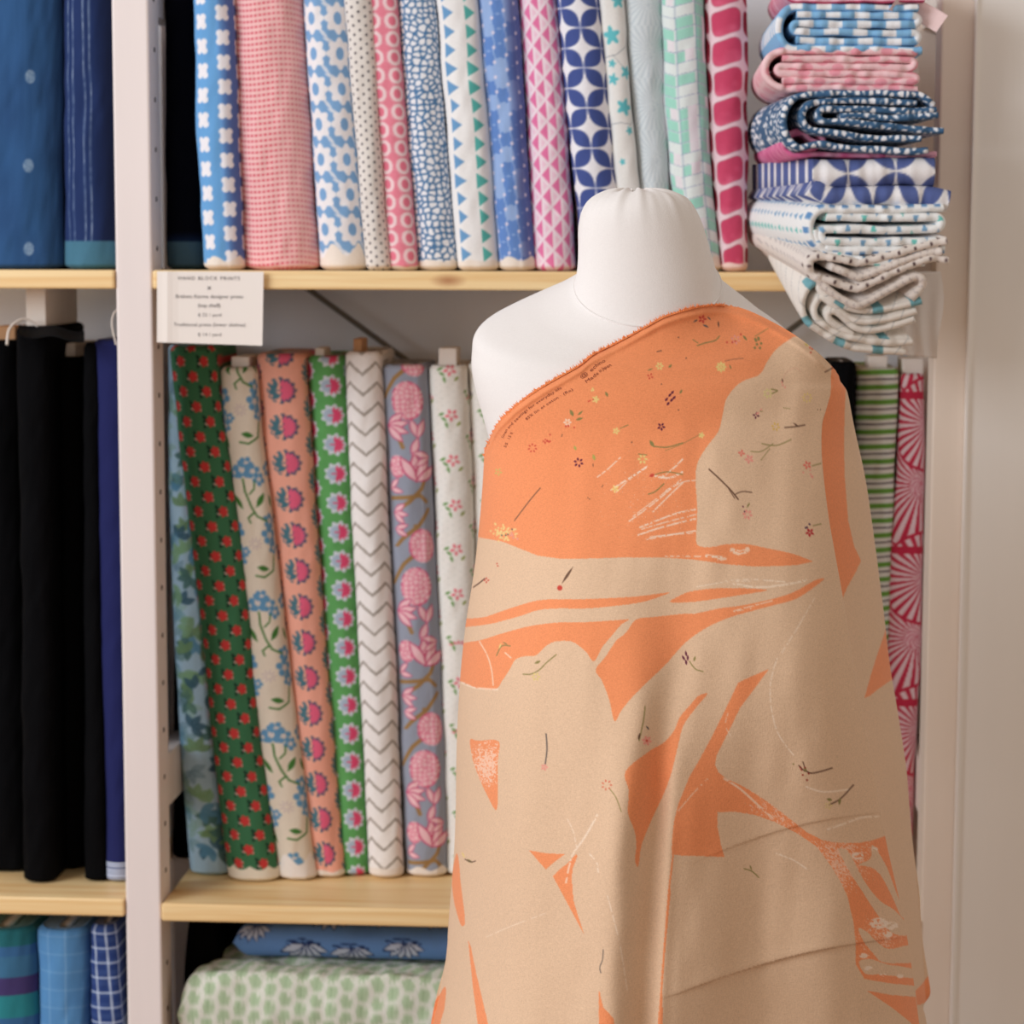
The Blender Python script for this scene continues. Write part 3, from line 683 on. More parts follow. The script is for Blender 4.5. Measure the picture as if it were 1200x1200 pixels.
# small hanging bits in the left bay
def strip3(name, pts, wd, mat, lb, cat, Yoff=0.0):
    o = tube(name, pts, wd, mat); tag(o, lb, cat); return o
c0 = catmull([P(8, 404, 0.03), P(12, 384, 0.04), P(28, 374, 0.05), P(44, 382, 0.055)], 8)
strip3('fabric_tie', c0, 0.0016, M_thread, 'pale ribbon loop arching over the leftmost black bolt', 'ribbon')
c0 = catmull([P(136, 404, 0.03), P(131, 380, 0.03), P(134, 366, 0.035), P(142, 362, 0.04)], 8)
strip3('thread_loop', c0, 0.0009, M_thread, 'thin pale thread loop beside the white post', 'thread')
# black folded flap lying over the bolt tops
n, m = 14, 24
uu = np.linspace(0, 1, m); ww = np.linspace(0, 1, n)
PX = 22 + 77 * uu[None, :] + 0 * ww[:, None]; PY = 380 + 7 * uu[None, :] + 13 * ww[:, None] + 2.5 * np.sin(uu * 9)[None, :]
YY = 0.034 + 0.012 * np.cos(ww * 3)[:, None] + 0.004 * np.sin(uu * 7)[None, :]
fr = P(PX, PY, YY); bk = P(PX[::-1], PY[::-1], YY[::-1] + 0.012)
co = np.concatenate([fr, bk], 0)
fl = fast('folded_cloth', co, np.concatenate([gridq(2 * n, m), np.stack([(2 * n - 1) * m + np.arange(m - 1), (2 * n - 1) * m + np.arange(1, m), np.arange(1, m), np.arange(m - 1)], -1)]), None, M_black)
tag(fl, 'black folded cloth slumped over the tops of the black bolts', 'cloth')

# ------------------------------------------------------------------ price card
card = bpy.data.objects.new('price_card', None); COL.objects.link(card)
Yk = -0.0065
A = P(184, 318, Yk); B = P(309.5, 318.5, Yk); Cc = P(308, 405, Yk); D = P(184, 401, Yk)
card.location = tuple((A + Cc) / 2)
tag(card, 'ivory price card for hand block prints fixed at the shelf edge by the post', 'price card')
org = np.array(card.location)
bow = lambda s: -0.004 * math.sin(s * math.pi * 0.5) * 0 - 0.0045 * (s - 0.12) ** 2
ns = 20; front = []; back = []
for k in range(ns + 1):
    s = k / ns
    t_, b_ = A + (B - A) * s, D + (Cc - D) * s
    dy = bow(s) - 0.0015 * math.exp(-((s - 0.1) / 0.05) ** 2)
    front.append([t_ + [0, dy, 0], b_ + [0, dy, 0]]); back.append([t_ + [0, dy + 0.0008, 0], b_ + [0, dy + 0.0008, 0]])
co = np.array([[f[0], f[1], b[1], b[0]] for f, b in zip(front, back)]) - org
fast('card_sheet', co, np.concatenate([gridq(ns + 1, 4, True)[:, ::-1], [[0, 1, 2, 3], [ns * 4 + 3, ns * 4 + 2, ns * 4 + 1, ns * 4]]]), None, M_paper, card, smooth=False)

def text_mesh(body, size=1.0, spacing=1.0):
    cu = bpy.data.curves.new('t', 'FONT'); cu.body = body; cu.size = size; cu.space_character = spacing; cu.align_x = 'CENTER'; cu.resolution_u = 2
    o = bpy.data.objects.new('t', cu); COL.objects.link(o)
    dg = bpy.context.evaluated_depsgraph_get(); me = bpy.data.meshes.new_from_object(o.evaluated_get(dg))
    bpy.data.objects.remove(o); bpy.data.curves.remove(cu)
    v = np.zeros(len(me.vertices) * 3); me.vertices.foreach_get('co', v); v = v.reshape(-1, 3)
    f = [tuple(pp.vertices) for pp in me.polygons]; bpy.data.meshes.remove(me)
    return v, f
def poly_mesh(name, co, faces, mat, parent):
    me = bpy.data.meshes.new(name); me.from_pydata([tuple(c) for c in co], [], faces); me.materials.append(mat)
    return link(bpy.data.objects.new(name, me), parent)
for (body, cx, cy, wpx, hpx, sp) in (('HAND BLOCK PRINTS', 245, 326, 72, 5.2, 1.25), ('\u00d7', 245, 337.5, 4.5, 4.0, 1), ('Brahma Karma designer prints', 245.5, 348, 79, 5, 1.05),
                                     ('(top shelf)', 245, 358.5, 26, 5, 1.0), ('$ 22 / yard', 245.5, 369.5, 27, 5, 1.1), ('Traditional prints (lower shelves)', 245.5, 381, 84, 5, 1.05), ('$ 14 / yard', 245.5, 392.5, 27, 5, 1.1)):
    v, f = text_mesh(body, 1.0, sp)
    wid = np.ptp(v[:, 0]); v = v - [(v[:, 0].max() + v[:, 0].min()) / 2, (v[:, 1].max() + v[:, 1].min()) / 2, 0]
    s = wpx / wid
    X = cx + v[:, 0] * s; Yp = cy - v[:, 1] * s + (X - 245) * 0.006
    sx = (X - 184) / 125.5
    co = P(X, Yp, Yk + np.array([bow(q) for q in sx]) - 0.0007) - org
    poly_mesh('lettering', co, f, M_ink, card)

# ------------------------------------------------------------------ flat folded cloths on the bottom shelf
def flat_pile(name, label, outline_top, T_, Yf, depth, zt, zb, pat, seed, x_skew=0.0, amp=0.004, nlay=1):
    """a soft folded block: x range at the front, rounded front lip, wrinkled top"""
    x0, x1 = outline_top; W = x1 - x0
    m = int(W / PXM / 1.4); prof = []
    h = zt - zb
    for q in np.linspace(-math.pi / 2, math.pi / 2, 26): prof.append((Yf + 0.018 - 0.018 * math.cos(q), zb + h / 2 + h / 2 * math.sin(q)))
    for q in np.linspace(0.05, 1, 60): prof.append((Yf + 0.018 + q * (depth - 0.018), zt))
    for q in np.linspace(1, 0, 4): prof.append((Yf + 0.018 + q * (depth - 0.018), zb))
    prof = np.array(prof); n = len(prof)
    s = np.concatenate([[0], np.cumsum(np.hypot(*np.diff(prof, axis=0).T))]) / PXM
    xs = np.linspace(0, 1, m)
    U = xs[None, :] * W / PXM + 0 * s[:, None]; V = s[:, None] + 0 * U
    edge = np.minimum(xs, 1 - xs) * W
    rnd = np.sqrt(np.clip(1 - np.clip(1 - edge / 0.016, 0, 1) ** 2, 0.02, 1))
    wr = (vn(U / 40 + seed, V / 26, seed) - 0.5) * amp * 2 + (vn(U / 13, V / 18, seed + 1) - 0.5) * amp * 0.6
    X = x0 + W * xs[None, :] + x_skew * (prof[:, 0][:, None] - Yf) + 0.004 * (vn(V / 20, V * 0, seed) - 0.5) * (1 - xs[None, :])
    Zm = zb + (prof[:, 1][:, None] - zb - h / 2) * rnd[None, :] + h / 2
    top = (prof[:, 1][:, None] - zb) / h
    Z = Zm + wr * top; Y = prof[:, 0][:, None] - wr * 0.7 * (prof[:, 0][:, None] < Yf + 0.02)
    if nlay > 1: Y = Y + (0.0025 * np.abs(np.sin(top * nlay * np.pi)) * -1) * (prof[:, 0][:, None] < Yf + 0.019)
    co = np.stack([X + 0 * Z, Y + 0 * Z, Z], -1)
    o = fast(name, co.reshape(-1, 3), np.concatenate([gridq(n, m)[:, ::-1]]), None, M_print, None, pat(U, V))
    return tag(o, label, 'folded fabric', 'folded fabrics on the bottom shelf')
def pr_greenleaf(u, v):
    p = Pt(u, v, (232, 232, 220)); a, b, i, j = cell(u, v, 19, 21, 0.5)
    th = np.arctan2(b, a); rr = np.hypot(a, b * 0.95)
    p.put(np.clip(0.5 + (7.6 + 1.3 * np.cos(9 * th) - rr), 0, 1) * 0.85, (172, 198, 156)); p.put(stroke(a, b, [(0, 6), (0, -5)], 1) * 0.5, (120, 160, 105))
    p.put(np.clip(1 - np.abs(rr - 9.6), 0, 1) * 0.5, (196, 210, 180)); return p.C
def pr_shell(u, v):
    p = Pt(u, v, (96, 138, 196)); NV = (26, 44, 92)
    for (cx, cy, s, r) in ((88, 26, 1.5, 1), (148, 22, 1.4, 2), (24, 50, 1.1, 1), (214, 30, 1.3, 1), (118, 72, 1.4, 2), (185, 78, 1.3, 1), (40, 92, 1.4, 1), (250, 80, 1.4, 2)):
        for k in range(6):
            an = -0.3 - k * 0.5
            p.put(leaf(u, v, cx + 10 * s * math.cos(an), cy + 8 * s * math.sin(an) + 4, 24 * s, 9 * s, an, 1), NV)
            p.put(leaf(u, v, cx + 10 * s * math.cos(an), cy + 8 * s * math.sin(an) + 4, 21 * s, 6.5 * s, an, 1), (190, 196, 214))
        p.put(stroke(u, v, [(cx - 22, cy + 8), (cx, cy + 12), (cx + 22, cy + 6)], 2), NV)
    return p.C
g0 = PZ(205, 1330, zB)
xg0 = float(P(207, 1190, 0.02)[0]); xg1 = float(P(560, 1190, 0.02)[0])
z1 = float(P(300, 1155, 0.03)[2]); zt1 = float(P(300, 1128, 0.10)[2])
flat_pile('folded_fabric', 'crumpled white fabric with green leaf sprigs folded on the bottom shelf', (xg0, xg1), None, 0.02, 0.22, z1 + 0.012, z1 - 0.075, pr_greenleaf, 5, x_skew=0.20, amp=0.006)
flat_pile('folded_fabric', 'blue fabric with outlined white shells folded on top of the green leaf print', (float(P(274, 1120, 0.075)[0]), float(P(575, 1120, 0.075)[0])), None, 0.075, 0.17, z1 + 0.055, z1 + 0.0165, pr_shell, 6, x_skew=0.12, amp=0.002)
dkx0, dkx1 = xp1 + 0.03, xp1 + 0.40
_o = flat_pile('folded_fabric', 'black block added as shade at the back of the bottom shelf', (xp1 + 0.012, xp1 + 0.44), None, 0.247, 0.03, zL - 0.03, zB + 0.001, lambda u, v: Pt(u, v, (8, 8, 9)).C, 9)  # black pile put in so the back of this shelf reads as deep shade
_o.data.materials.clear(); _o.data.materials.append(M_dark)
_o = flat_pile('folded_fabric', 'narrow black block added as shade against the post behind the green leaf print', (xp1 + 0.003, xp1 + 0.052), None, 0.085, 0.155, zL - 0.024, zB + 0.001, lambda u, v: Pt(u, v, (8, 8, 9)).C, 10)  # narrow dark filler added to blacken the corner beside the post
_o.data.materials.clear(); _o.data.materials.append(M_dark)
def pr_red(u, v):
    p = Pt(u, v, (170, 44, 52)); a, b, i, j = cell(u, v, 14, 14, 0.5); p.put(disc(a, b, 0, 0, 2.5), (236, 214, 206)); return p.C
flat_pile('folded_fabric', 'red printed fabric peeking out beneath the green leaf print at bottom', (float(P(201, 1200, 0.02)[0]), float(P(560, 1200, 0.02)[0])), None, 0.025, 0.21, z1 - 0.076, z1 - 0.13, pr_red, 7, x_skew=0.1, amp=0.002)
flat_pile('folded_fabric', 'plain pale fabric lowest in the bottom shelf pile', (float(P(206, 1200, 0.02)[0]), float(P(560, 1200, 0.02)[0])), None, 0.025, 0.21, z1 - 0.131, zB + 0.001, lambda u, v: Pt(u, v, (205, 200, 190)).C, 8, x_skew=0.1, amp=0.002)

# ------------------------------------------------------------------ folded bundles stacked on the right of the top shelf
def arc(cx, cy, rx, ry, a0, a1, n=10):
    t = np.linspace(math.radians(a0), math.radians(a1), n); return [(cx + rx * math.cos(q), cy - ry * math.sin(q)) for q in t]
def fold_paths(x0, x1, yt, yb, inner, t, jag=4, r=None, left_in=12, seed=0):
    """outer C wrapped round serpentine inner layers; returns polylines in pixels"""
    rg = np.random.default_rng(seed + 100)
    ry = (yb - yt) / 2 - t / 2; cy = (yt + yb) / 2; rx = r or min(ry, 16)
    out = [(x1 + rg.uniform(-jag, 0), yt + t / 2)] + [(x, yt + t / 2) for x in np.linspace(x1 - 15, x0 + rx + 4, 8)] + arc(x0 + rx + t / 2, cy, rx, ry, 90, 270, 14) + [(x, yb - t / 2) for x in np.linspace(x0 + rx + 4, x1 - 15, 8)] + [(x1 + rg.uniform(-jag, jag), yb - t / 2)]
    paths = [np.array(out)]
    if inner:
        ys = np.linspace(yt + 1.5 * t, yb - 1.5 * t, inner); pth = []; side = 0
        lx = x0 + t + left_in; rxx = x1 - 6
        for k, y in enumerate(ys):
            xs = np.linspace(lx + 4, rxx - 4, 9) if side == 0 else np.linspace(rxx - 4, lx + 4, 9)
            pth += [(x, y) for x in xs]
            if k < inner - 1:
                dy = (ys[k + 1] - y) / 2
                if side == 0: pth += arc(rxx - 4, y + dy, 4 + rg.uniform(0, 4), dy, 90, -90, 7)[1:-1]
                else: pth += arc(lx + 4, y + dy, 4 + rg.uniform(0, 3), dy, 90, 270, 7)[1:-1]
            side = 1 - side
        paths.append(np.array(pth))
    return paths
def bundle(label, paths, t_all, Yf, depth, shift, pat, warp=None, seed=0, scale_back=1.0, soft=1.0, lift=(0, 0), name='folded_fabric', cat='folded fabric', samp=36, cen=None):
    """paths: polylines (px, py) of the cloth layers seen at the front end; swept back by depth with a sideways shift in pixels"""
    allco, allq, allc = [], [], []; base = 0
    for ip, pth in enumerate(paths):
        t = t_all[ip] if isinstance(t_all, (list, tuple)) else t_all
        p = catmull(pth, 6) if len(pth) < 60 else pth
        seg = np.hypot(*np.diff(p, axis=0).T); S = np.concatenate([[0], np.cumsum(seg)])
        n = max(int(S[-1] / 1.6), 10); s = np.linspace(0, S[-1], n)
        p = np.stack([np.interp(s, S, p[:, 0]), np.interp(s, S, p[:, 1])], -1)
        ker = np.hanning(9)[1:-1]; ker /= ker.sum()
        q = np.pad(p, ((4, 4), (0, 0)), mode='reflect', reflect_type='odd')
        p = np.stack([np.convolve(q[:, 0], ker, 'same'), np.convolve(q[:, 1], ker, 'same')], -1)[4:-4]
        if warp is not None: p[:, 1] += warp(p[:, 0])
        p[:, 1] += (vn(s / 30, s * 0, seed + ip) - 0.5) * 2.0 * soft
        d = np.gradient(p, axis=0); d /= np.linalg.norm(d, axis=1)[:, None] + 1e-9; nn = np.stack([-d[:, 1], d[:, 0]], -1)
        tt = t * (0.86 + 0.22 * vn(s / 18, s * 0 + 2, seed))
        # profile: rounded lip at the front, both faces going back
        ws = np.linspace(0, 1, samp) ** 1.3
        lip = 0.55 * t * PXM
        prof = [(-1, q_) for q_ in ws[::-1]] + [(None, a_) for a_ in np.linspace(-80, 80, 9 if t < 20 else 23)] + [(1, q_) for q_ in ws]
        rows = []
        rag = (vn(s / 9, s * 0, seed + 5) - 0.5) * 0.004
        for (sd, q_) in prof:
            if sd is None:
                off = math.sin(math.radians(q_)); y = Yf + lip - lip * math.cos(math.radians(q_)) + rag; wq = 0.0
            else:
                off = sd * 0.98; y = Yf + lip + rag * (1 - q_) + q_ * (depth - lip); wq = q_
            if cen is None: cx_, cy_ = p[:, 0].mean(), p[:, 1].mean()
            else: cx_, cy_ = cen
            k = 1 - (1 - scale_back) * wq
            e = wq ** 0.8
            px = cx_ + (p[:, 0] + nn[:, 0] * off * tt / 2 - cx_) * k + shift[0] * e; py = cy_ + (p[:, 1] + nn[:, 1] * off * tt / 2 - cy_) * k + shift[1] * e
            # keep pixel footprint measured on the front plane, then push straight back
            c = P(px, py, np.full(n, Yf)); c[:, 1] = y; rows.append(c)
        co = np.stack(rows, 0); m = n
        V = np.array([(-1 if sd == -1 else 1 if sd == 1 else 0) * ((q_ * depth / PXM + t * 0.45) if sd is not None else 0) + (0 if sd is not None else q_ / 90 * t * 0.45) for sd, q_ in prof])
        U = s[None, :] + 0 * V[:, None]; V = V[:, None] + 0 * U
        allco.append(co.reshape(-1, 3)); allc.append(pat(U, V + ip * 17).reshape(-1, 3)); allq.append(gridq(len(prof), n, False, base)); 
        N_ = len(prof); i_ = np.arange(n - 1)
        allq.append(base + np.stack([i_, i_ + 1, (N_ - 1) * n + i_ + 1, (N_ - 1) * n + i_], -1)[:, ::-1])
        # close both ends of the strip
        for jc in (0, n - 1):
            ed = base + np.arange(N_) * n + jc
            kk = np.arange(N_ // 2); qd = np.stack([ed[kk], ed[np.minimum(kk + 1, N_ - 1)], ed[N_ - 2 - kk], ed[N_ - 1 - kk]], -1)[:-1]
            allq.append(qd if jc == 0 else qd[:, ::-1])
        base += co.shape[0] * n
    o = fast(name, np.concatenate(allco), np.concatenate(allq)[:, ::-1], None, M_print, None, np.concatenate(allc))
    return tag(o, label, cat, 'folded fabrics stacked at the right of the top shelf')
def q_check(u, v):
    p = Pt(u, v, (128, 184, 226)); a = (u + 8) % 34 - 17; 
    p.put(np.clip(0.5 + (8.5 - np.abs(a)), 0, 1) * np.clip(0.5 + (3.3 + 5 * (np.abs(v) > 8) - np.abs(((v + 1) % 26) - 1.5 - 11 * (np.abs(v) > 8))), 0, 1), (240, 240, 242)); return p.C
def q_pink(u, v):
    p = Pt(u, v, (246, 208, 210)); a, b, i, j = cell(u, v, 18, 8, 0.4); p.put(disc(a, b, 0, 0, 7, 3.2) * (hsh(i, j, 4) < 0.6) * 0.9, (238, 152, 168)); 
    p.put(vn(u / 6, v / 3, 4) * 0.3, (236, 150, 160)); return p.C
def q_pebble(u, v): return pr_pebble(u, v * 1.0 + 3, 0, 8.2, (58, 98, 136), 3.2)
def q_hot(u, v):
    p = Pt(u, v, (240, 150, 188)); p.put((np.abs(v) < 3) * 0.5, (250, 206, 214)); p.put((u > 60) * np.clip(vn(u / 9, v / 3, 2), 0, 1) * 0.8, (204, 58, 120)); return p.C
def q_petal(u, v): return pr_petal(u + 10, v * 1.1, 0, 56, 58, (84, 100, 158), (240, 236, 236), 0.25)
def q_teeth(u, v):
    p = Pt(u, v, (240, 240, 238)); far = np.abs(v) > 12
    a = u % 15.5 - 7.7
    p.put(np.clip(0.5 + (3.6 - np.abs(a)), 0, 1) * np.clip(0.5 + 4 - np.abs(v % 17 - 5), 0, 1) * (~far), (96, 146, 196)); 
    a2, b2, i, j = cell(u, v, 15, 13, 0.5); p.put(tri_r(b2, a2, 8, 7) * far, (120, 168, 205)); p.put(tri_r(b2, a2, 8, 7) * far * (i % 3 == 0), (110, 205, 195)); return p.C
def q_dots(u, v):
    p = Pt(u, v, (232, 220, 210)); far = np.abs(v) > 10
    a, b, i, j = cell(u, v, 9.5, 8, 0.5); p.put(disc(a, b, 0, 0, 1.6) * (~far), (84, 60, 62))
    a, b, i, j = cell(u, v, 8.5, 5, 0.0); p.put(stroke(a, b, [(-1.2, -1.2), (1.2, 1.2)], 1.0) * far * 0.45, (110, 96, 104)); return p.C
def q_whiteteal(u, v):
    p = Pt(u, v, (238, 230, 220)); k = np.floor(u / 46); p.put(((u % 46) < 13) * (hsh(k, k * 0, 3) < 0.65) * (np.abs(v) < 14), (118, 176, 186))
    p.put(np.clip(1.1 - np.abs((u + v) % 27 - 8), 0, 1) * 0.4, (100, 110, 120)); return p.C
def q_rose(u, v):
    p = Pt(u, v, (240, 190, 204)); p.put((np.abs(v % 12 - 4) < 2.5) * 1.0, (206, 60, 104)); return p.C
S_ = 'in the stack at the right end of the top shelf'
YB = -0.13
bundle('raspberry and pale pink folded fabric topmost of the right-hand stack', fold_paths(915, 1085, -34, 3, 2, 8, seed=1), 8, YB, 0.2, (-6, 2), q_rose, seed=1)
bundle('pale blue folded fabric with white rectangles, second from top of stack', fold_paths(908, 1080, 4, 62, 4, 9.5, seed=2, r=20), 9.5, YB, 0.2, (-10, 4), q_check, seed=2, warp=lambda x: (x - 1000) * 0.01)
bundle('pale pink folded fabric under the blue checked one', fold_paths(892, 1078, 56, 108, 4, 8.8, seed=3, r=24), 8.8, YB, 0.2, (-4, 2), q_pink, seed=3, warp=lambda x: (x - 990) * 0.012)
def wpeb(x): return 9 * np.exp(-((x - 1000) / 60) ** 2) - 0.0
sp = [(1095, 124)] + [(x, 112 - 3 * math.sin((1090 - x) / 150 * 3)) for x in range(1080, 940, -14)] + arc(942, 142, 24, 31, 95, 262, 14) + [(960, 168), (985, 172), (1010, 174), (1040, 175), (1072, 177), (1088, 176)]
sp2 = [(1075, 121), (1040, 119), (1000, 117), (965, 118)] + arc(958, 136, 18, 17, 100, 262, 10) + [(975, 155), (1010, 161), (1050, 163), (1080, 163)]
sp3 = [(1098, 128), (1060, 130), (1010, 128), (975, 127)] + arc(968, 134, 9, 8, 100, 262, 8) + [(985, 142), (1020, 145), (1060, 150), (1106, 153)]
sp4 = [(1100, 135), (1060, 138), (1010, 136), (985, 135)]
bundle('dark blue folded fabric with white pebble spots rolled in the stack', [np.array(sp), np.array(sp2), np.array(sp3), np.array(sp4)], 8.2, YB - 0.012, 0.2, (-30, 2), q_pebble, seed=4)
hot = [(1098, 181), (1060, 182), (1010, 182), (965, 180)] + arc(940, 168, 22, 15, 250, 90, 12) + [(950, 152), (966, 164), (950, 176), (930, 172), (924, 162), (940, 156), (955, 166), (1000, 176), (1050, 178)]
bundle('bright pink rolled fabric squeezed below the dark blue spotted one', [np.array(hot)], 6.5, YB + 0.01, 0.19, (-24, 4), q_hot, seed=5)
pet1 = [(1094, 196), (1060, 189), (1020, 190), (985, 192), (958, 196)] + arc(955, 206, 10, 9, 110, 250, 6) + [(975, 213), (1010, 208), (1050, 205), (1088, 206), (1112, 226)]
bundle('white folded fabric with large navy petals, in the middle of the stack', [np.array([(1096, 201), (1060, 200), (1010, 203), (975, 204), (952, 204)]), np.array([(952, 218), (975, 230), (1000, 229), (1050, 229), (1085, 230), (1113, 236)])], [37, 26], YB - 0.01, 0.2, (-62, -2), q_petal, seed=6, soft=0.7, samp=60)
bundle('white folded fabric with blue and teal tooth marks below the petals', fold_paths(944, 1108, 238, 296, 3, 10, seed=7, r=20, left_in=10) + [np.array([(955, 268), (962, 288), (985, 298), (1030, 304), (1084, 306)])], 10, YB - 0.014, 0.2, (-66, -14), q_teeth, seed=7, samp=60, warp=lambda x: 2.5 * np.sin((x - 940) / 60))
vs = lambda x: 34 * np.clip(1 - np.abs(x - 1006) / 90, 0, 1) ** 1.3
d1 = [(1110, 282), (1080, 288), (1040, 291), (1000, 290), (962, 293)] + arc(958, 307, 10, 12, 100, 262, 7) + [(975, 318), (1006, 321), (1050, 310), (1090, 302), (1112, 305)]
d2 = [(1104, 294), (1060, 300), (1010, 306), (975, 303)]
d3 = [(958, 316), (975, 332), (1006, 340), (1040, 330), (1075, 322), (1082, 332), (1068, 346)]
bundle('white folded fabric with brown dots sagging over the shelf edge', [np.array(d1), np.array(d2), np.array(d3)], 9.5, YB - 0.018, 0.2, (-62, -36), q_dots, seed=8, warp=lambda x: vs(x) * 0.55, soft=1.2, samp=60, scale_back=0.8, cen=(960, 300))
e1 = [(1080, 352), (1040, 362), (1000, 362), (965, 345)] + arc(962, 358, 22, 27, 100, 250, 12) + [(975, 396), (1005, 408), (1055, 412), (1060, 414)]
e2 = [(1074, 364), (1040, 374), (1005, 376), (975, 356)] + arc(968, 364, 14, 16, 110, 250, 9) + [(985, 392), (1020, 400), (1070, 402)]
e3 = [(1072, 374), (1035, 386), (1005, 386), (980, 366), (970, 368), (975, 378), (1000, 392)]
bundle('cream folded fabric with teal marks, lowest of the hanging stack', [np.array(e1), np.array(e2), np.array(e3)], 8.5, YB - 0.012, 0.15, (-40, -62), q_whiteteal, seed=9, soft=1.0, samp=50, scale_back=0.55, cen=(960, 360))
# crinkled muslin end hanging behind the lowest bundles
n, m = 40, 40
u_ = np.linspace(0, 1, m)[None, :]; v_ = np.linspace(0, 1, n)[:, None]
PX = 1010 + (92 + 4 * np.sin(v_ * 5)) * u_ + 0 * v_; PY = 318 + v_ * (92 + 10 * u_) + 0 * u_
YY = YB + 0.035 + 0.003 * np.sin(u_ * 30 + 2 * np.sin(v_ * 4)) * v_ + 0.01 * v_ + 0 * u_
fr = P(PX, PY, YY); bk = P(PX[::-1], PY[::-1], YY[::-1] + 0.01)
mu = fast('muslin_drop', np.concatenate([fr, bk]), np.concatenate([gridq(2 * n, m), np.stack([(2 * n - 1) * m + np.arange(m - 1), (2 * n - 1) * m + np.arange(1, m), np.arange(1, m), np.arange(m - 1)], -1)]), None, M_calico)
tag(mu, 'cream muslin end hanging behind the lowest folded fabrics by the right post', 'fabric')
# pale pink selvedge corner at the top right of the stack
n, m = 12, 24
u_ = np.linspace(0, 1, m)[None, :]; v_ = np.linspace(0, 1, n)[:, None]
PX = 1055 + 56 * u_ - 14 * v_ * (u_ < 2); PY = -8 + 26 * u_ ** 1.3 + 20 * v_; YY = YB - 0.004 + 0.01 * np.sin(u_ * 4) + 0.02 * u_ + 0 * v_
fr = P(PX, PY, YY); bk = P(PX[::-1], PY[::-1], YY[::-1] + 0.006)
sv = fast('fabric_corner', np.concatenate([fr, bk]), np.concatenate([gridq(2 * n, m), np.stack([(2 * n - 1) * m + np.arange(m - 1), (2 * n - 1) * m + np.arange(1, m), np.arange(1, m), np.arange(m - 1)], -1)]), None, cloth_mat('pale_pink_cotton', (246, 216, 214)))
tag(sv, 'pale pink fabric corner sticking out at the top right of the stack', 'fabric')

# ------------------------------------------------------------------ dress form
FY = -0.40
def PF(px, py, Y):
    c = P(px, py, np.full(np.shape(px), FY)); c[..., 1] = Y; return c
form = bpy.data.objects.new('dress_form', None); COL.objects.link(form)
tag(form, 'white calico dress form with gathered neck cap and bare left shoulder', 'mannequin')
fc = PF(np.array(760.0), np.array(900.0), np.array(FY)); form.location = (fc[0], FY, 0.0); forg = np.array(form.location)
def ring_loft(rings, m=160, mod=None):
    th = np.linspace(0, 2 * np.pi, m, endpoint=False); rings = np.asarray(rings, float); out = []
    t = np.arange(len(rings)); tf = np.linspace(0, len(rings) - 1, (len(rings) - 1) * 7 + 1)
    R = np.stack([catmull(np.stack([t, rings[:, k]], -1), 7)[:, 1] for k in range(rings.shape[1])], -1)
    for k, (py, xl, xr, b, dr) in enumerate(R):
        c_, a_ = (xl + xr) / 2, (xr - xl) / 2
        r = np.ones(m) if mod is None else mod(k / (len(R) - 1), th)
        out.append(PF(c_ + a_ * np.sin(th) * r, py + dr * np.cos(th), FY - b * np.cos(th) * r))
    return np.array(out), R
neck_rings = [(224, 728, 764, .010, 0), (223.5, 714, 782, .022, 0), (227, 702, 796, .034, 0), (236, 689, 809, .045, 1), (250, 681, 818, .051, 1), (268, 677.5, 825, .054, 2),
              (290, 677.5, 831, .056, 8), (310, 677, 837, .058, 22), (326, 675, 841, .060, 38), (334, 673, 846, .062, 46)]
def pucker(t, th):
    k = math.exp(-(t / 0.30) ** 2); return 1 + k * (0.055 * np.sin(11 * th + 0.7) + 0.040 * np.sin(17 * th + 2.0) + 0.018 * np.sin(29 * th)) + 0.004 * np.sin(3 * th + 6 * t)
NR, _ = ring_loft(neck_rings, 200, pucker)
for k in range(20):
    NR[k, :, 2] += 0.0028 * math.exp(-(k / 9) ** 2) * np.sin(13 * np.linspace(0, 2 * np.pi, 200, endpoint=False) + 1.0) * (k > 0)
n, m = NR.shape[:2]
ctr = NR[0].mean(0) - [0, 0, 0.003]
fast('neck_cap', np.concatenate([NR.reshape(-1, 3), ctr[None]]) - forg, gridq(n, m, True), np.stack([np.arange(m), np.full(m, n * m), (np.arange(m) + 1) % m], -1)[:, ::-1] * 1, M_calico, form)
tube('neck_seam', np.concatenate([NR[-1], NR[-1][:1]]) * 1.0 - forg + [0, -0.0003, 0], 0.0009, M_calico, form, 6)
body_rings = [(334, 673, 846, .062, 46), (343, 664, 850, .064, 46), (356, 638, 868, .068, 46), (366, 608, 884, .072, 44), (375, 583, 897, .076, 42), (384, 564, 912, .081, 40), (394, 555.5, 926, .085, 36), (408, 553.5, 938, .089, 30),
              (430, 553, 956, .095, 18), (458, 558, 966, .102, 8), (490, 567, 968, .108, 2), (530, 577, 966, .114, 0), (600, 588, 960, .118, 0), (700, 598, 950, .112, 0), (820, 612, 925, .095, 0), (960, 600, 935, .10, 0), (1100, 590, 950, .11, 0), (1260, 590, 950, .11, 0), (1300, 600, 940, .10, 0)]
BR, _ = ring_loft(body_rings, 160)
n, m = BR.shape[:2]
cb = BR[-1].mean(0)
body = fast('torso', np.concatenate([BR.reshape(-1, 3), cb[None]]) - forg, gridq(n, m, True), np.stack([(n - 1) * m + np.arange(m), (n - 1) * m + (np.arange(m) + 1) % m, np.full(m, n * m)], -1), M_calico, form)
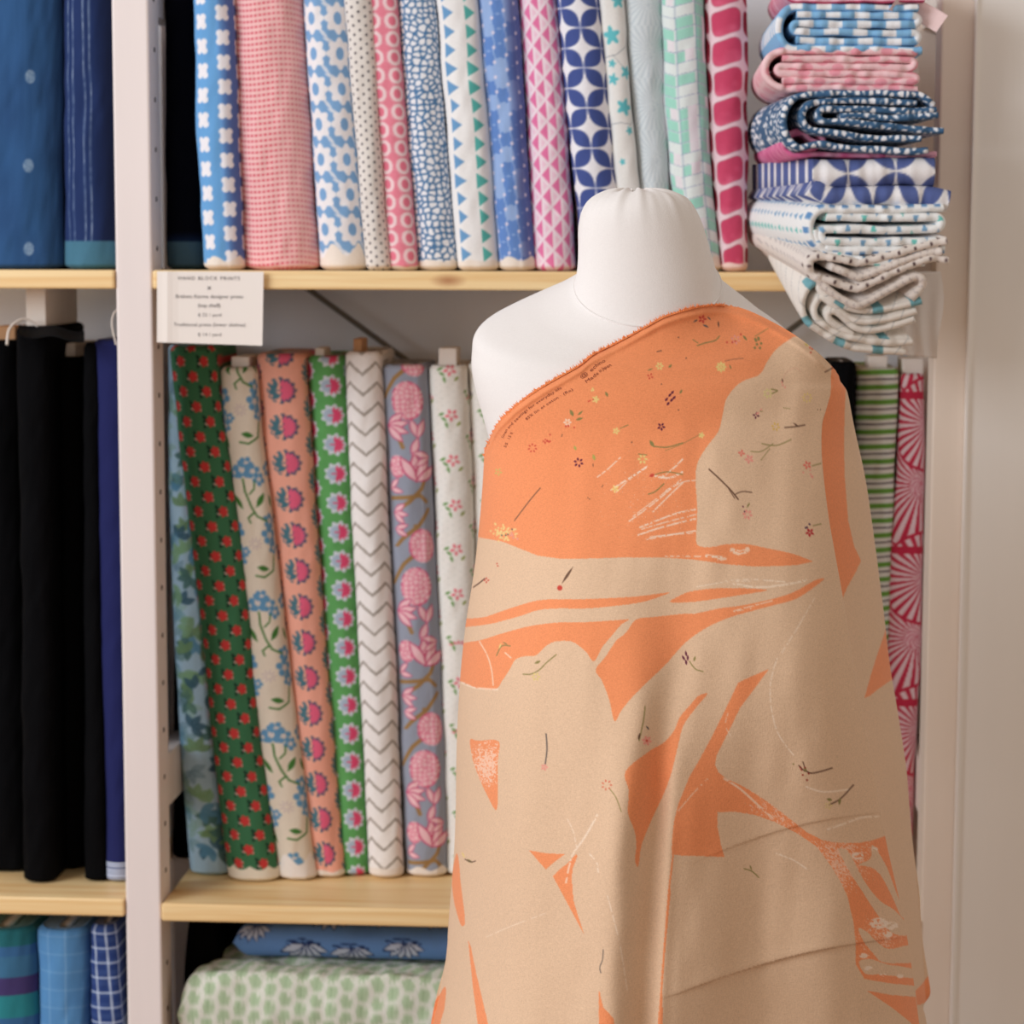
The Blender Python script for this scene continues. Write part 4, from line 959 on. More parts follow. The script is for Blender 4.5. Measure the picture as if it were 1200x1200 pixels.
# front seam piping of the torso, left of the centre
sx = PF(np.linspace(612, 640, 12), np.linspace(372, 520, 12), np.full(12, FY))
zb_ = float(cb[2])
def lathe(name, prof, mat, parent, seg=32, cx=0, cy=0):
    a = np.linspace(0, 2 * np.pi, seg, endpoint=False); pr = np.array(prof)
    co = np.stack([cx + pr[:, 0][:, None] * np.cos(a), cy + pr[:, 0][:, None] * np.sin(a), pr[:, 1][:, None] + 0 * a], -1)
    return fast(name, co, gridq(len(pr), seg, True)[:, ::-1], None, mat, parent)
lathe('stand_pole', [(0.0005, 0.02), (0.016, 0.02), (0.016, zb_ + 0.02), (0.0005, zb_ + 0.02)][::-1], M_metal, form, 20)
lathe('stand_base', [(0.0005, 0.0), (0.17, 0.0), (0.175, 0.006), (0.17, 0.014), (0.06, 0.024), (0.025, 0.04), (0.0005, 0.04)][::-1], M_metal, form, 40)

# ------------------------------------------------------------------ draped linen
tree = BVHTree.FromPolygons([tuple(c) for c in np.concatenate([BR.reshape(-1, 3), NR.reshape(-1, 3)])], [tuple(int(i) for i in q) for q in np.concatenate([gridq(*BR.shape[:2], True), gridq(*NR.shape[:2], True, BR.shape[0] * BR.shape[1])])])
gx = np.arange(540, 1000, 5.0); gy = np.arange(330, 1260, 5.0); GB = np.full((len(gy), len(gx)), FY + 0.0)
for i, y in enumerate(gy):
    for j, x in enumerate(gx):
        c = P(x, y, 0.0); d = Vector(c - CAM).normalized(); h = tree.ray_cast(Vector(CAM), d)
        if h[0] is not None: GB[i, j] = h[0].y
for _ in range(2):
    g = np.pad(GB, 1, mode='edge'); GB = np.minimum(GB, (g[:-2, 1:-1] + g[2:, 1:-1] + g[1:-1, :-2] + g[1:-1, 2:] + 4 * GB) / 8)
def Ybody(px, py):
    x = np.clip((px - gx[0]) / 5, 0, len(gx) - 1.001); y = np.clip((py - gy[0]) / 5, 0, len(gy) - 1.001)
    i, j = np.floor(y).astype(int), np.floor(x).astype(int); fy, fx = y - i, x - j
    return (GB[i, j] * (1 - fx) + GB[i, j + 1] * fx) * (1 - fy) + (GB[i + 1, j] * (1 - fx) + GB[i + 1, j + 1] * fx) * fy
def itp(tab):
    t = catmull(tab, 8); o = np.argsort(t[:, 0]); return lambda y: np.interp(y, t[o, 0], t[o, 1])
Lf = itp([(300, 570), (500, 569), (520, 568), (560, 566), (600, 563), (640, 559), (680, 554), (730, 546), (780, 540.5), (830, 537), (880, 535), (950, 534), (1000, 532), (1050, 528), (1090, 525), (1115, 524), (1140, 519), (1165, 512), (1200, 505), (1300, 490), (1430, 478)])
Rf = itp([(300, 985), (430, 980), (455, 975), (480, 968), (500, 963), (540, 963), (600, 969.5), (650, 978), (700, 987), (780, 1000), (835, 1010), (900, 1023), (980, 1037), (1030, 1048), (1083, 1060), (1140, 1069), (1200, 1077), (1300, 1092), (1430, 1108)])
R2f = itp([(300, 985), (430, 982), (460, 993), (500, 1001), (560, 1014), (620, 1023), (680, 1031), (720, 1036), (780, 1043), (840, 1053), (900, 1062), (960, 1067), (1000, 1071), (1043, 1077), (1100, 1081), (1145, 1088), (1165, 1090), (1180, 1082), (1200, 1086), (1300, 1100), (1430, 1118)])
tb = catmull([(540, 580), (563, 540), (572.7, 517), (583, 496), (597, 481), (610, 469.5), (637, 451), (677, 428), (695, 414), (725, 399), (757, 381.5), (780, 369.5), (810, 360.5), (832, 357), (850, 357), (875, 363), (905, 377), (930, 391.5), (950, 406), (968, 422), (982, 438), (995, 462), (1010, 500)], 8)
Tf = lambda px: np.interp(px, tb[:, 0], tb[:, 1])
bf = itp([(340, .02), (380, .04), (420, .07), (480, .10), (560, .14), (700, .20), (900, .26), (1200, .30), (1430, .31)])
sst = lambda a, b, x: (lambda t: t * t * (3 - 2 * t))(np.clip((x - a) / (b - a), 0, 1))
ga = lambda x, c, s: np.exp(-((x - c) / s) ** 2)
R2s = itp([(300, 985), (430, 982), (460, 993), (500, 1001), (560, 1014), (620, 1023), (680, 1031), (780, 1043), (900, 1062), (1000, 1071), (1100, 1080), (1200, 1087), (1300, 1100), (1430, 1118)])
Ls = itp([(300, 570), (500, 569), (560, 566), (640, 559), (730, 546), (830, 537), (950, 534), (1050, 528), (1150, 518), (1250, 498), (1430, 478)])
def Yell(px, py):
    l, r = Ls(py), R2s(py); c_ = l + (r - l) * (0.5 - 0.11 * sst(520, 800, py))
    xe = np.clip(np.where(px < c_, (c_ - px) / (c_ - l), (px - c_) / (r - c_)), 0, 1)
    return FY - bf(py) * (1 - xe ** 2.2) ** (1 / 2.0)
def Ymain(px, py):
    ye = Yell(px, py)
    g = sst(470, 800, py) * sst(800, 985, px) * 0.042; ye = ye - g
    # folds of the cloth
    dn = sst(640, 980, py); d2 = sst(820, 1050, py)
    cen = np.interp(py, [600, 800, 1000, 1200, 1430], [752, 742, 722, 712, 705])
    ye = ye - 0.012 * dn * ga(px, cen, 26) + 0.010 * dn * ga(px, cen + 42, 17) - 0.004 * d2 * ga(px, np.interp(py, [900, 1200], [789, 772]), 9)
    ye = ye + 0.046 * sst(720, 1060, py) * np.where(px < 905, ga(px, 905, 78), ga(px, 905, 110)) 
    ye = ye - 0.006 * dn * ga(px, 600, 40) + 0.004 * dn * ga(px, 655, 30)
    ye = ye + (vn(px / 60, py / 140, 5) - 0.5) * 0.008 + (vn(px / 22 + py / 300, py / 60, 6) - 0.5) * 0.0022
    # crease lines pressed across the lower right
    for (x0, y0, x1, y1, am) in ((790, 1166, 1060, 1098, 0.0022), (820, 1008, 1035, 952, 0.0008)):
        yl = y0 + (y1 - y0) * (px - x0) / (x1 - x0) - 10 * np.sin(np.clip((px - x0) / (x1 - x0), 0, 1) * np.pi)
        dd = py - yl; wx = sst(x0 - 30, x0 + 60, px) * (1 - sst(x1 - 30, x1 + 20, px))
        ye = ye + am * wx * (1 / (1 + np.exp(-dd / 1.6))) * np.exp(-np.maximum(dd, 0) / 160) + am * 1.6 * wx * np.clip(dd, 0, 90) / 90 * np.exp(-np.maximum(dd - 90, 0) / 90) - am * 0.9 * wx * np.exp(-np.abs(dd) / 11) * (dd < 0)
    yb = Ybody(px, py) - 0.0035
    k = 0.006; h = np.clip(0.5 + 0.5 * (ye - yb) / k, 0, 1)
    y = ye * (1 - h) + yb * h - k * h * (1 - h)
    e = py - Tf(px)
    y = y - 0.0022 * np.exp(-((e - 9) / 4.0) ** 2) + (vn(px / 12, py / 12, 8) - 0.5) * 0.0012 * np.exp(-np.clip(e, 0, 99) / 20)
    l = Lf(py)
    return y

# the print, drawn on a fine grid
GX0, GY0, SS = 480.0, 340.0, 2.0
gxx, gyy = np.meshgrid(np.arange(GX0, 1130, 1 / SS), np.arange(GY0, 1440, 1 / SS))
def poly(p, pts, col, smooth=True, k=5):
    q = catmull(pts, k, True) if smooth else np.asarray(pts, float)
    x0, y0 = q.min(0) - 2; x1, y1 = q.max(0) + 2
    i0, i1 = max(int((y0 - GY0) * SS), 0), min(int((y1 - GY0) * SS) + 1, gxx.shape[0]); j0, j1 = max(int((x0 - GX0) * SS), 0), min(int((x1 - GX0) * SS) + 1, gxx.shape[1])
    if i1 <= i0 or j1 <= j0: return
    X = gxx[i0:i1, j0:j1]; Y = gyy[i0:i1, j0:j1]; ins = np.zeros(X.shape, bool)
    for a, b in zip(q, np.roll(q, -1, 0)):
        if a[1] == b[1]: continue
        c = ((a[1] > Y) != (b[1] > Y)) & (X < (b[0] - a[0]) * (Y - a[1]) / (b[1] - a[1]) + a[0]); ins ^= c
    p.C[i0:i1, j0:j1][ins] = col
BE, OR = (228, 190, 154), (246, 146, 88)
pm = Pt(gxx, gyy, BE); pu = Pt(gxx, gyy, BE)
def O(*a): poly(pm, a, OR)
def Bp(*a): poly(pm, a, BE)
poly(pm, [(480, 340), (1130, 340), (1130, 480), (1000, 520), (964, 520), (962, 560), (905, 560), (900, 600), (905, 640), (929, 649), (945, 654), (953, 658), (935, 662), (920, 663), (885, 664), (850, 661), (815, 656), (780, 653.5), (740, 653), (690, 654.5), (658, 655), (630, 651), (605, 641), (590, 635), (563, 630), (480, 610)], OR, False)
Bp((817, 638), (816.5, 615), (817, 595), (815, 560), (818, 541), (828, 524), (842, 505), (847, 485), (851, 468), (862, 453), (874, 445), (890, 439), (899, 424), (909, 410), (922, 400), (934, 394), (950, 399), (965, 408), (973, 420), (974, 440), (973, 470), (972, 500), (980, 560), (985, 620), (990, 670), (975, 662), (953, 657.5), (929, 649), (897, 642), (873, 637.5), (850, 638), (834, 641))
O((547, 725), (568, 723), (586, 717), (620, 706), (642, 702.5), (687, 702), (732, 700), (755, 698), (777, 695), (784, 695), (755, 705), (721, 710), (687, 713), (654, 713), (631, 715), (609, 722), (575, 731), (545, 735), (530, 738), (530, 726))
O((540, 755), (564, 750), (586, 743), (620, 734), (654, 729.5), (687, 729), (721, 727), (737, 726), (728, 732), (717, 745), (706, 758), (696, 775), (687, 764), (673, 753), (663, 751), (650, 752), (640, 757), (628, 768), (615, 769), (604, 773), (597, 785), (589, 797), (580, 808), (558, 806), (541, 799), (528, 796), (530, 770))
O((733, 742), (742, 729), (750, 724.5), (766, 723), (800, 719.5), (815, 719), (843, 713), (873, 709), (908, 701), (932, 693), (953, 681), (966, 678), (950, 691), (932, 702), (908, 709), (885, 715), (857, 723), (831, 734), (808, 749), (792, 765), (780, 779), (761, 797), (740, 818), (728, 833), (720, 845), (714, 820), (705, 797), (698, 785), (710, 769), (722, 751))
O((785, 705.5), (797, 698), (810, 693), (838, 689.5), (873, 689.5), (899, 691.5), (873, 696.5), (838, 702), (810, 705.5))
O((829, 813), (818, 816), (809, 826), (797, 840), (790, 856), (778, 870), (760, 881), (733, 904), (737, 927), (736, 953), (743, 972), (746, 990), (744, 1007), (748, 1015), (752, 990), (764, 960), (778, 930), (787, 905), (795, 872), (801, 850), (815, 830))
poly(pm, [(901, 784), (882, 792), (865, 800), (857, 817), (846, 840), (835, 862), (817, 895), (808, 910), (802, 925), (795, 942), (790, 962), (788, 982), (787, 1001), (798, 1002.5), (815, 1003), (849, 1004.5), (845, 990), (841, 970), (841, 952), (860, 951), (885, 955), (910, 964), (935, 977), (957, 992), (972, 1012), (985, 1033), (993, 1050), (1000, 1080), (1003, 1105), (1003, 1130), (1013, 1147), (1040, 1152), (1090, 1157), (1090, 978), (1037, 980), (1022, 985), (1005, 988), (985, 988), (965, 985), (945, 975), (920, 955), (900, 940), (885, 930), (868, 920), (852, 913), (842, 905), (838, 896), (840, 885), (845, 875), (855, 855), (867, 830), (885, 806)], OR, False)
Bp((983, 997), (990, 995), (996, 1001), (1007, 1022), (1018, 1040), (1032, 1056), (1050, 1068), (1066, 1088), (1066, 1096), (1045, 1093), (1027, 1070), (1012, 1047), (999, 1027))
Bp((1007, 1013), (1020, 1006), (1022, 990), (1030, 1000), (1040, 1018), (1050, 1045), (1060, 1070), (1056, 1074), (1046, 1052), (1033, 1027), (1022, 1017))
Bp((1006, 1088), (1016, 1092), (1028, 1104), (1042, 1112), (1070, 1108), (1072, 1126), (1050, 1129), (1033, 1127), (1024, 1118), (1012, 1103))
Bp((1007, 1127), (1020, 1124), (1040, 1130), (1072, 1136), (1072, 1146), (1050, 1144), (1030, 1142), (1014, 1141))
poly(pm, [(1016, 1161), (1045, 1166), (1095, 1170), (1095, 1260), (1078, 1215), (1067, 1198), (1047, 1182)], OR, False)
O((551, 867), (560, 868), (584, 868.5), (583.5, 890), (583, 913), (582, 949.5), (570, 930), (560, 908), (554, 890))
poly(pm, [(620, 996.5), (640, 1000), (662, 1001), (650, 1010), (639.5, 1019)], OR, False)
poly(pm, [(648, 1027), (657, 1018), (665, 1012), (675, 1001), (677, 1003), (671, 1018), (670, 1030), (672, 1055), (678, 1075), (685, 1096), (670, 1068), (655, 1040)], OR, False)
O((535, 1000), (538, 1012), (540, 1035), (545, 1078), (541, 1085), (536, 1072), (531, 1050), (530, 1025))
poly(pm, [(548.5, 1101), (552, 1110), (558, 1140), (565, 1170), (572, 1200), (582, 1245), (566, 1245), (560, 1200), (554, 1155)], OR, False)
O((522, 1156), (521, 1180), (516, 1200), (510, 1240), (480, 1260), (490, 1200), (511, 1172))
O((702, 1162), (707, 1180), (716, 1190), (720, 1200), (722, 1250), (704, 1250), (702, 1205))
poly(pm, [(788, 1001), (790, 1001), (786, 1035), (786, 1045), (780, 1110), (776, 1160), (777, 1200), (776, 1260), (770, 1260), (771, 1200), (776, 1130), (780, 1080), (783, 1042)], OR, False)
# lower than the picture: a repeat of the leaf shapes
O((600, 1290), (650, 1270), (700, 1300), (720, 1350), (690, 1400), (640, 1360)); O((840, 1300), (930, 1260), (990, 1300), (940, 1380), (880, 1350))
# under layer
poly(pu, [(940, 400), (992, 440), (990, 480), (989, 520), (990, 560), (994, 610), (1001, 640), (1009, 657), (1001, 674), (992, 690), (985, 708), (970, 720), (930, 700)], OR, False)
poly(pu, [(1041, 728), (1034, 750), (1027, 770), (1020, 793), (1013, 818), (1020, 815), (1030, 807), (1040, 800), (1050, 794), (1060, 780), (1050, 730)], OR, False)
poly(pu, [(1073, 1161), (1080, 1154), (1088, 1143), (1095, 1150), (1095, 1170), (1077, 1178), (1070, 1178)], OR, False)

CH = (250, 222, 198)
def brk(seed, k=2.0, th=0.35): return (vn(gxx / k, gyy / k, seed) > th)
def onto(p, f, bbox, col, al=1.0, gate=None):
    x0, y0, x1, y1 = bbox; i0, i1 = max(int((y0 - GY0) * SS), 0), int((y1 - GY0) * SS) + 1; j0, j1 = max(int((x0 - GX0) * SS), 0), int((x1 - GX0) * SS) + 1
    X, Y = gxx[i0:i1, j0:j1], gyy[i0:i1, j0:j1]; mk = f(X, Y) * al
    if gate: mk = mk * (vn(X / gate[0], Y / gate[1], 9) > gate[2])
    mk = np.clip(mk, 0, 1)[..., None]; p.C[i0:i1, j0:j1] += (np.array(col, float) - p.C[i0:i1, j0:j1]) * mk
def ln(pts, w_, col, al=1.0, p=None, gate=None, sm=True):
    q = catmull(pts, 5) if sm and len(pts) > 2 else np.array(pts, float)
    b = (*(q.min(0) - 4), *(q.max(0) + 4)); onto(p or pm, lambda X, Y: stroke(X, Y, q, w_, 0.9), b, col, al, gate)
for pts, w_ in (([(737, 611), (758, 596), (778, 580), (798, 562)], 1.6), ([(750, 618), (775, 608), (795, 601), (815, 597)], 2.0), ([(752, 620), (780, 612), (815, 603)], 1.4), ([(748, 627), (775, 618), (815, 608)], 2.0),
                ([(757, 632), (785, 627), (815, 622)], 1.8), ([(762, 629), (790, 626), (812, 625)], 1.2), ([(700, 559), (712, 550), (727, 536)], 1.4), ([(716, 574), (735, 562), (757, 548)], 2.2), ([(722, 577), (740, 560), (760, 545)], 1.2), ([(765, 600), (785, 580), (800, 566)], 1.6), ([(768, 558), (785, 560), (800, 553)], 2.4), ([(742, 605), (770, 584), (790, 568)], 1.2), ([(775, 560), (790, 548), (800, 538)], 2.0), ([(780, 575), (800, 565), (815, 563)], 1.3)):
    ln(pts, w_, CH, 0.85, gate=(2.2, 1.4, 0.3))
for pts, w_ in (([(860, 684), (885, 688), (915, 686), (945, 680)], 2.6), ([(850, 681), (880, 679), (920, 682)], 1.5), ([(815, 688), (850, 682), (880, 681)], 1.0), ([(880, 713), (860, 716), (905, 704)], 1.4), ([(828, 651), (850, 654), (842, 656)], 3.0), ([(858, 645), (868, 648), (876, 644)], 6.0), ([(780, 652), (815, 652), (845, 653)], 1.6)):
    ln(pts, w_, (250, 226, 200), 0.75, gate=(2.5, 1.2, 0.35))
for pts, w_ in (([(562, 752), (571, 768), (576, 785), (578, 803)], 1.5), ([(541, 800), (558, 806), (583, 808)], 2.2), ([(592, 765), (600, 772), (604, 776)], 1.6), ([(911, 770), (903, 800), (904, 830), (912, 860), (930, 885)], 1.4), ([(955, 700), (935, 735), (916, 765)], 1.2), ([(700, 955), (686, 980), (672, 1000), (667, 1015), (663, 1036)], 2.2), ([(665, 960), (672, 975), (676, 995)], 1.0), ([(691, 1001), (699, 1010), (701, 1022)], 1.6), ([(945, 922), (965, 928), (995, 925)], 2.0),
                ([(970, 972), (990, 965), (1010, 958), (1030, 957)], 2.4), ([(848, 912), (868, 925), (890, 945), (905, 958)], 2.6), ([(795, 950), (812, 930), (830, 912)], 1.2), ([(712, 1050), (726, 1105), (735, 1160)], 1.2), ([(640, 1070), (600, 1085), (570, 1098)], 0.8), ([(910, 1000), (930, 1008), (945, 1018)], 1.6), ([(853, 836), (850, 850), (856, 862)], 1.0)):
    ln(pts, w_, (252, 228, 204), 0.7, gate=(3, 2, 0.28))
# worn speckled areas in the orange
def speck(x0, y0, x1, y1, dens, al=0.7):
    i0, i1 = int((y0 - GY0) * SS), int((y1 - GY0) * SS); j0, j1 = int((x0 - GX0) * SS), int((x1 - GX0) * SS)
    X, Y = gxx[i0:i1, j0:j1], gyy[i0:i1, j0:j1]; C = pm.C[i0:i1, j0:j1]
    isor = (C[..., 2] < 120); cx, cy = (x0 + x1) / 2, (y0 + y1) / 2
    fall = np.clip(1.2 - np.hypot((X - cx) / (x1 - x0), (Y - cy) / (y1 - y0)) * 2, 0, 1)
    mk = (isor * (vn(X / 1.1, Y / 1.1, 31) > 1 - dens * fall) * al)[..., None]; C += (np.array((252, 214, 190)) - C) * mk
speck(550, 866, 590, 925, 0.75, 0.75); speck(940, 965, 1030, 1050, 0.6); speck(870, 915, 960, 990, 0.4); speck(1000, 1070, 1062, 1130, 0.4); speck(700, 520, 815, 640, 0.12, 0.5); speck(960, 980, 1000, 1060, 0.7, 0.6)
for (x, y, r) in ((1005, 1003, 7), (1030, 1082, 11), (1045, 1085, 8), (1040, 1095, 6), (1012, 1120, 5), (1035, 1143, 4), (1025, 995, 4), (1018, 1135, 5), (1055, 1144, 4)):
    onto(pm, lambda X, Y: disc(X, Y, x, y, r, r * 0.6), (x - 14, y - 14, x + 14, y + 14), (248, 222, 200), 0.9, gate=(3.0, 2.0, 0.35))
OL, BRN, PUR, RED, PNK, YEL, GRY = (140, 128, 70), (110, 78, 58), (96, 28, 56), (206, 62, 44), (236, 150, 132), (236, 204, 120), (100, 90, 84)
def petals(x, y, r, col, n=5, s=2.6, ph=0.0, ctr=None):
    for k in range(n):
        an = ph + k * 2 * math.pi / n; cx, cy = x + r * math.cos(an), y + r * math.sin(an)
        onto(pm, lambda X, Y: leaf(X, Y, cx, cy, s * 1.9, s * 1.1, an, 0.8), (cx - 8, cy - 8, cx + 8, cy + 8), col)
    if ctr: onto(pm, lambda X, Y: disc(X, Y, x, y, 1.4), (x - 4, y - 4, x + 4, y + 4), ctr)
def lf(x, y, l, w_, an, col): onto(pm, lambda X, Y: leaf(X, Y, x, y, l, w_, an, 0.8), (x - l, y - l, x + l, y + l), col)
def dots(x, y, r, col, n, seed=1, s=1.1):
    rr = np.random.default_rng(seed)
    for k in range(n):
        cx, cy = x + rr.normal() * r, y + rr.normal() * r; onto(pm, lambda X, Y: disc(X, Y, cx, cy, s), (cx - 4, cy - 4, cx + 4, cy + 4), col)
petals(823, 374, 3, RED, 5, 2.4); lf(815, 376, 6, 1.8, -.5, GRY); lf(827, 382, 8, 2.2, .4, GRY); lf(831, 373, 6, 1.5, .8, GRY); lf(842, 380, 8, 1.8, 1.5, BRN)
ln([(817, 405), (826, 402), (838, 399), (843, 394)], 1.4, OL); ln([(812, 398), (818, 402)], 1, OL)
petals(862, 398, 4, PNK, 6, 2.2, .3, (236, 180, 120)); dots(860, 402, 4, RED, 4, 3); lf(873, 396, 8, 2.5, .9, OL); dots(888, 402, 3.5, OL, 8, 5, 1.5); ln([(885, 394), (900, 385)], 0.8, OL)
petals(845, 430, 4, YEL, 8, 2.8, 0, YEL); ln([(850, 423), (860, 421), (871, 420)], 0.9, BRN, .7); lf(856, 430, 6, 1.6, 1.2, OL)
for (x, y) in ((785, 463), (781, 468), (788, 460), (787, 469), (783, 473), (790, 466)): lf(x, y, 5.5, 2.6, -.9, PUR)
lf(798, 459, 6, 2.6, -1.1, OL); petals(822, 510, 2, YEL, 5, 2.2, 0, YEL); ln([(780, 528), (800, 520), (820, 509)], 0.8, OL, .7); lf(785, 429, 5, 2, -.8, OL)
petals(773, 429, 3, YEL, 6, 2.2); lf(762, 433, 7, 1.6, -.4, OL); lf(786, 429, 5, 1.8, -1.1, OL); petals(762, 441, 2.5, RED, 4, 1.6, .4); ln([(770, 412), (775, 411)], 1.2, BRN)
petals(775, 500, 3, PUR, 5, 2.2, .2); petals(698, 468, 2.5, YEL, 5, 2.4, 0, YEL); dots(698, 458, 2, YEL, 3, 8); lf(711, 462, 7, 3, 1.1, OL); dots(693, 469, 2, RED, 3, 9, .8)
lf(670, 484, 9, 4, 1.1, OL); lf(680, 484, 8, 2.4, -.7, OL); lf(679, 491, 9, 3, -.3, OL); petals(665, 495, 3, (248, 210, 180), 6, 2.2); dots(668, 499, 3, RED, 5, 4, .9)
petals(722, 505, 2.5, YEL, 5, 2.2); ln([(727, 502), (736, 498)], 1, OL); dots(640, 517, 2.5, RED, 6, 13, .9)
petals(624, 525, 4.2, RED, 7, 1.6, .2); petals(639, 517, 2, RED, 4, 1.4); lf(674, 525, 6, 3, 1.2, (176, 168, 80)); petals(678, 542, 4, PUR, 6, 2.2, .3); lf(696, 536, 8, 3.4, 1.3, (176, 168, 80)); lf(695, 545, 5, 1, 1.5, BRN)
petals(584, 553, 3, (210, 180, 90), 5, 2.0, .2); lf(764, 520, 10, 4, 1.0, OL); ln([(766, 523), (782, 524), (800, 519)], 1.4, OL); petals(753, 538, 4, YEL, 6, 2.4, 0); ln([(748, 532), (758, 533)], 1, OL)
lf(764, 557, 7, 3.6, -.4, RED); ln([(768, 556), (782, 553), (800, 556)], 1.2, OL); ln([(760, 579), (768, 576), (778, 567)], 1.4, OL); petals(721, 573, 3, (250, 214, 130), 5, 2.2, .5, YEL)
dots(589, 623, 5.5, (240, 206, 130), 46, 6, 1.1); dots(604, 624, 4, (240, 200, 130), 12, 7, 1.0); dots(604, 628, 2.5, PNK, 5, 8, 1.2); ln([(603, 610), (612, 598), (622, 585), (633, 572)], 1.1, BRN); dots(594, 628, 3, GRY, 4, 3, .9)
onto(pm, lambda X, Y: disc(X, Y, 656, 689, 3), (650, 683, 662, 695), RED); lf(665, 674, 24, 3.0, -.98, BRN); ln([(555, 688), (562, 683), (568, 678)], 1.6, BRN); petals(570, 680, 2.2, RED, 4, 1.6); dots(583, 664, 1.5, RED, 2, 2, .8)
ln([(582, 768), (588, 757), (598, 757)], 1.2, OL); lf(586, 757, 7, 2, -1.2, YEL); lf(592, 754, 7, 1.4, .5, OL)
dots(950, 409, 3, RED, 4, 11, 1.0); lf(945, 404, 6, 2.5, .5, (204, 180, 100)); lf(962, 413, 7, 1.5, -.3, OL); lf(976, 427, 9, 4, 1.2, PUR); ln([(967, 436), (976, 431)], 1.4, BRN)
ln([(917, 448), (921, 437), (932, 431), (938, 436)], 0.7, (220, 170, 140)); lf(917, 446, 6, 1.6, 1.4, BRN); dots(917, 452, 1.6, PNK, 3, 2); petals(900, 461, 4, (226, 206, 140), 7, 2.4, 0); ln([(904, 456), (911, 458), (905, 461)], 1.4, OL)
petals(946, 466, 4.5, YEL, 8, 1.8, .1); petals(886, 487, 2.4, PUR, 4, 1.9, .2); dots(888, 485, 2, PNK, 3, 3); lf(892, 482, 5, 1, 0, OL); ln([(918, 478), (926, 479)], .7, OL)
petals(909, 500, 3.6, (222, 180, 80), 6, 1.9, .2); ln([(920, 501), (932, 500), (943, 498)], 1.6, BRN); lf(933, 498, 9, 1.8, .6, BRN)
petals(869, 531, 2.4, (230, 120, 100), 4, 2.3, .2); petals(878, 538, 3.2, PNK, 5, 2.8, .5); ln([(893, 520), (910, 522), (927, 515)], 1.2, OL); ln([(880, 529), (892, 529), (906, 520)], 1.0, OL); ln([(892, 539), (902, 526)], .8, OL)
petals(946, 545, 3, (230, 110, 90), 5, 2.4, .6); dots(949, 554, 3, PNK, 6, 6); ln([(952, 546), (962, 543)], 1.2, OL)
ln([(831, 550), (843, 561), (856, 574), (865, 585)], 1.7, BRN); ln([(862, 579), (870, 576), (881, 577)], 1.3, BRN); ln([(854, 573), (861, 584)], 1, BRN)
petals(876, 603, 4, PNK, 6, 2.6, .2); dots(872, 601, 3, PUR, 2, 2, .9); lf(877, 592, 7, 2, -1, OL)
petals(949, 624, 3, (190, 40, 44), 5, 2.6, .4); dots(945, 619, 1.8, (60, 30, 70), 3, 3, 1.1); ln([(953, 616), (962, 614)], 1.2, OL)
for (x, y) in ((804, 766), (801, 771), (806, 771), (804, 776)): lf(x, y, 7, 2.4, 1.4 + (x - 804) * .1, PUR)
ln([(808, 775), (815, 784), (824, 787)], 1.2, OL); lf(814, 772, 7, 2.4, -1.3, OL)
petals(638, 899, 2.6, PNK, 5, 2.2, 0); ln([(640, 860), (641, 878), (639, 895)], 1.5, GRY)
petals(758, 868, 3.6, PNK, 6, 2.8, .2, RED); ln([(756, 828), (754, 845), (749, 868)], 1.3, OL); lf(749, 863, 9, 2.6, 1.8, BRN); lf(759, 853, 6, 2, .9, GRY)
petals(711, 920, 5, (220, 110, 80), 7, 1.8, 0); ln([(715, 925), (722, 935), (728, 951)], .9, OL)
ln([(613, 790), (622, 790), (632, 785), (640, 777), (652, 767)], 1.3, OL); lf(630, 776, 8, 3, -.4, OL); petals(628, 793, 3.4, (226, 200, 120), 6, 2, 0)
lf(550, 1009, 9, 3, .5, OL); lf(543, 1002, 8, 2, 1.1, YEL); ln([(545, 1007), (552, 1010), (557, 1009)], 1.3, BRN)
ln([(943, 902), (950, 906), (962, 904), (975, 900)], 1.7, BRN); ln([(936, 897), (944, 904), (941, 893)], 1.3, BRN); dots(942, 906, 5, (150, 40, 30), 6, 5, 1.1); dots(940, 896, 4, OL, 4, 6, 1)
ln([(972, 943), (985, 936), (1000, 920)], 1.7, BRN); lf(984, 939, 9, 3, 1.7, OL); lf(972, 937, 7, 3.4, .2, OL); petals(971, 944, 3, (228, 196, 140), 5, 2.4)
ln([(872, 1018), (881, 1021), (889, 1028)], 1.3, OL); lf(880, 1017, 7, 1.6, 1.2, OL); ln([(707, 1113), (706, 1125), (703, 1133), (704, 1140)], 1.1, GRY)
# dark tiny marks
for (x, y) in ((805, 420), (795, 395), (775, 450), (660, 512), (705, 570), (690, 585), (795, 480), (740, 520), (1000, 470), (958, 480)): dots(x, y, 1.5, BRN, 2, int(x), .6)

def sampleC(p, px, py):
    x = np.clip((px - GX0) * SS, 0, gxx.shape[1] - 2); y = np.clip((py - GY0) * SS, 0, gxx.shape[0] - 2)
    i, j = np.floor(y).astype(int), np.floor(x).astype(int); fy, fx = (y - i)[..., None], (x - j)[..., None]
    return (p.C[i, j] * (1 - fx) + p.C[i, j + 1] * fx) * (1 - fy) + (p.C[i + 1, j] * (1 - fx) + p.C[i + 1, j + 1] * fx) * fy
PB = 1420.0
def solve_top(lf_, rf_, s):
    lo, hi = np.full(s.shape, 345.0), np.full(s.shape, 640.0)
    for _ in range(30):
        mid = (lo + hi) / 2; px = lf_(mid) + (rf_(mid) - lf_(mid)) * s
        up = mid < Tf(px); lo = np.where(up, mid, lo); hi = np.where(up, hi, mid)
    return (lo + hi) / 2
drape = bpy.data.objects.new('draped_fabric', None); COL.objects.link(drape)
tag(drape, 'orange and beige printed linen with tiny flowers draped over the dress form', 'draped fabric')
drape.location = (fc[0], FY, float(PF(np.array(760.0), np.array(PB), np.array(FY))[2])); dorg = np.array(drape.location)
ncol, nrow = 560, 930
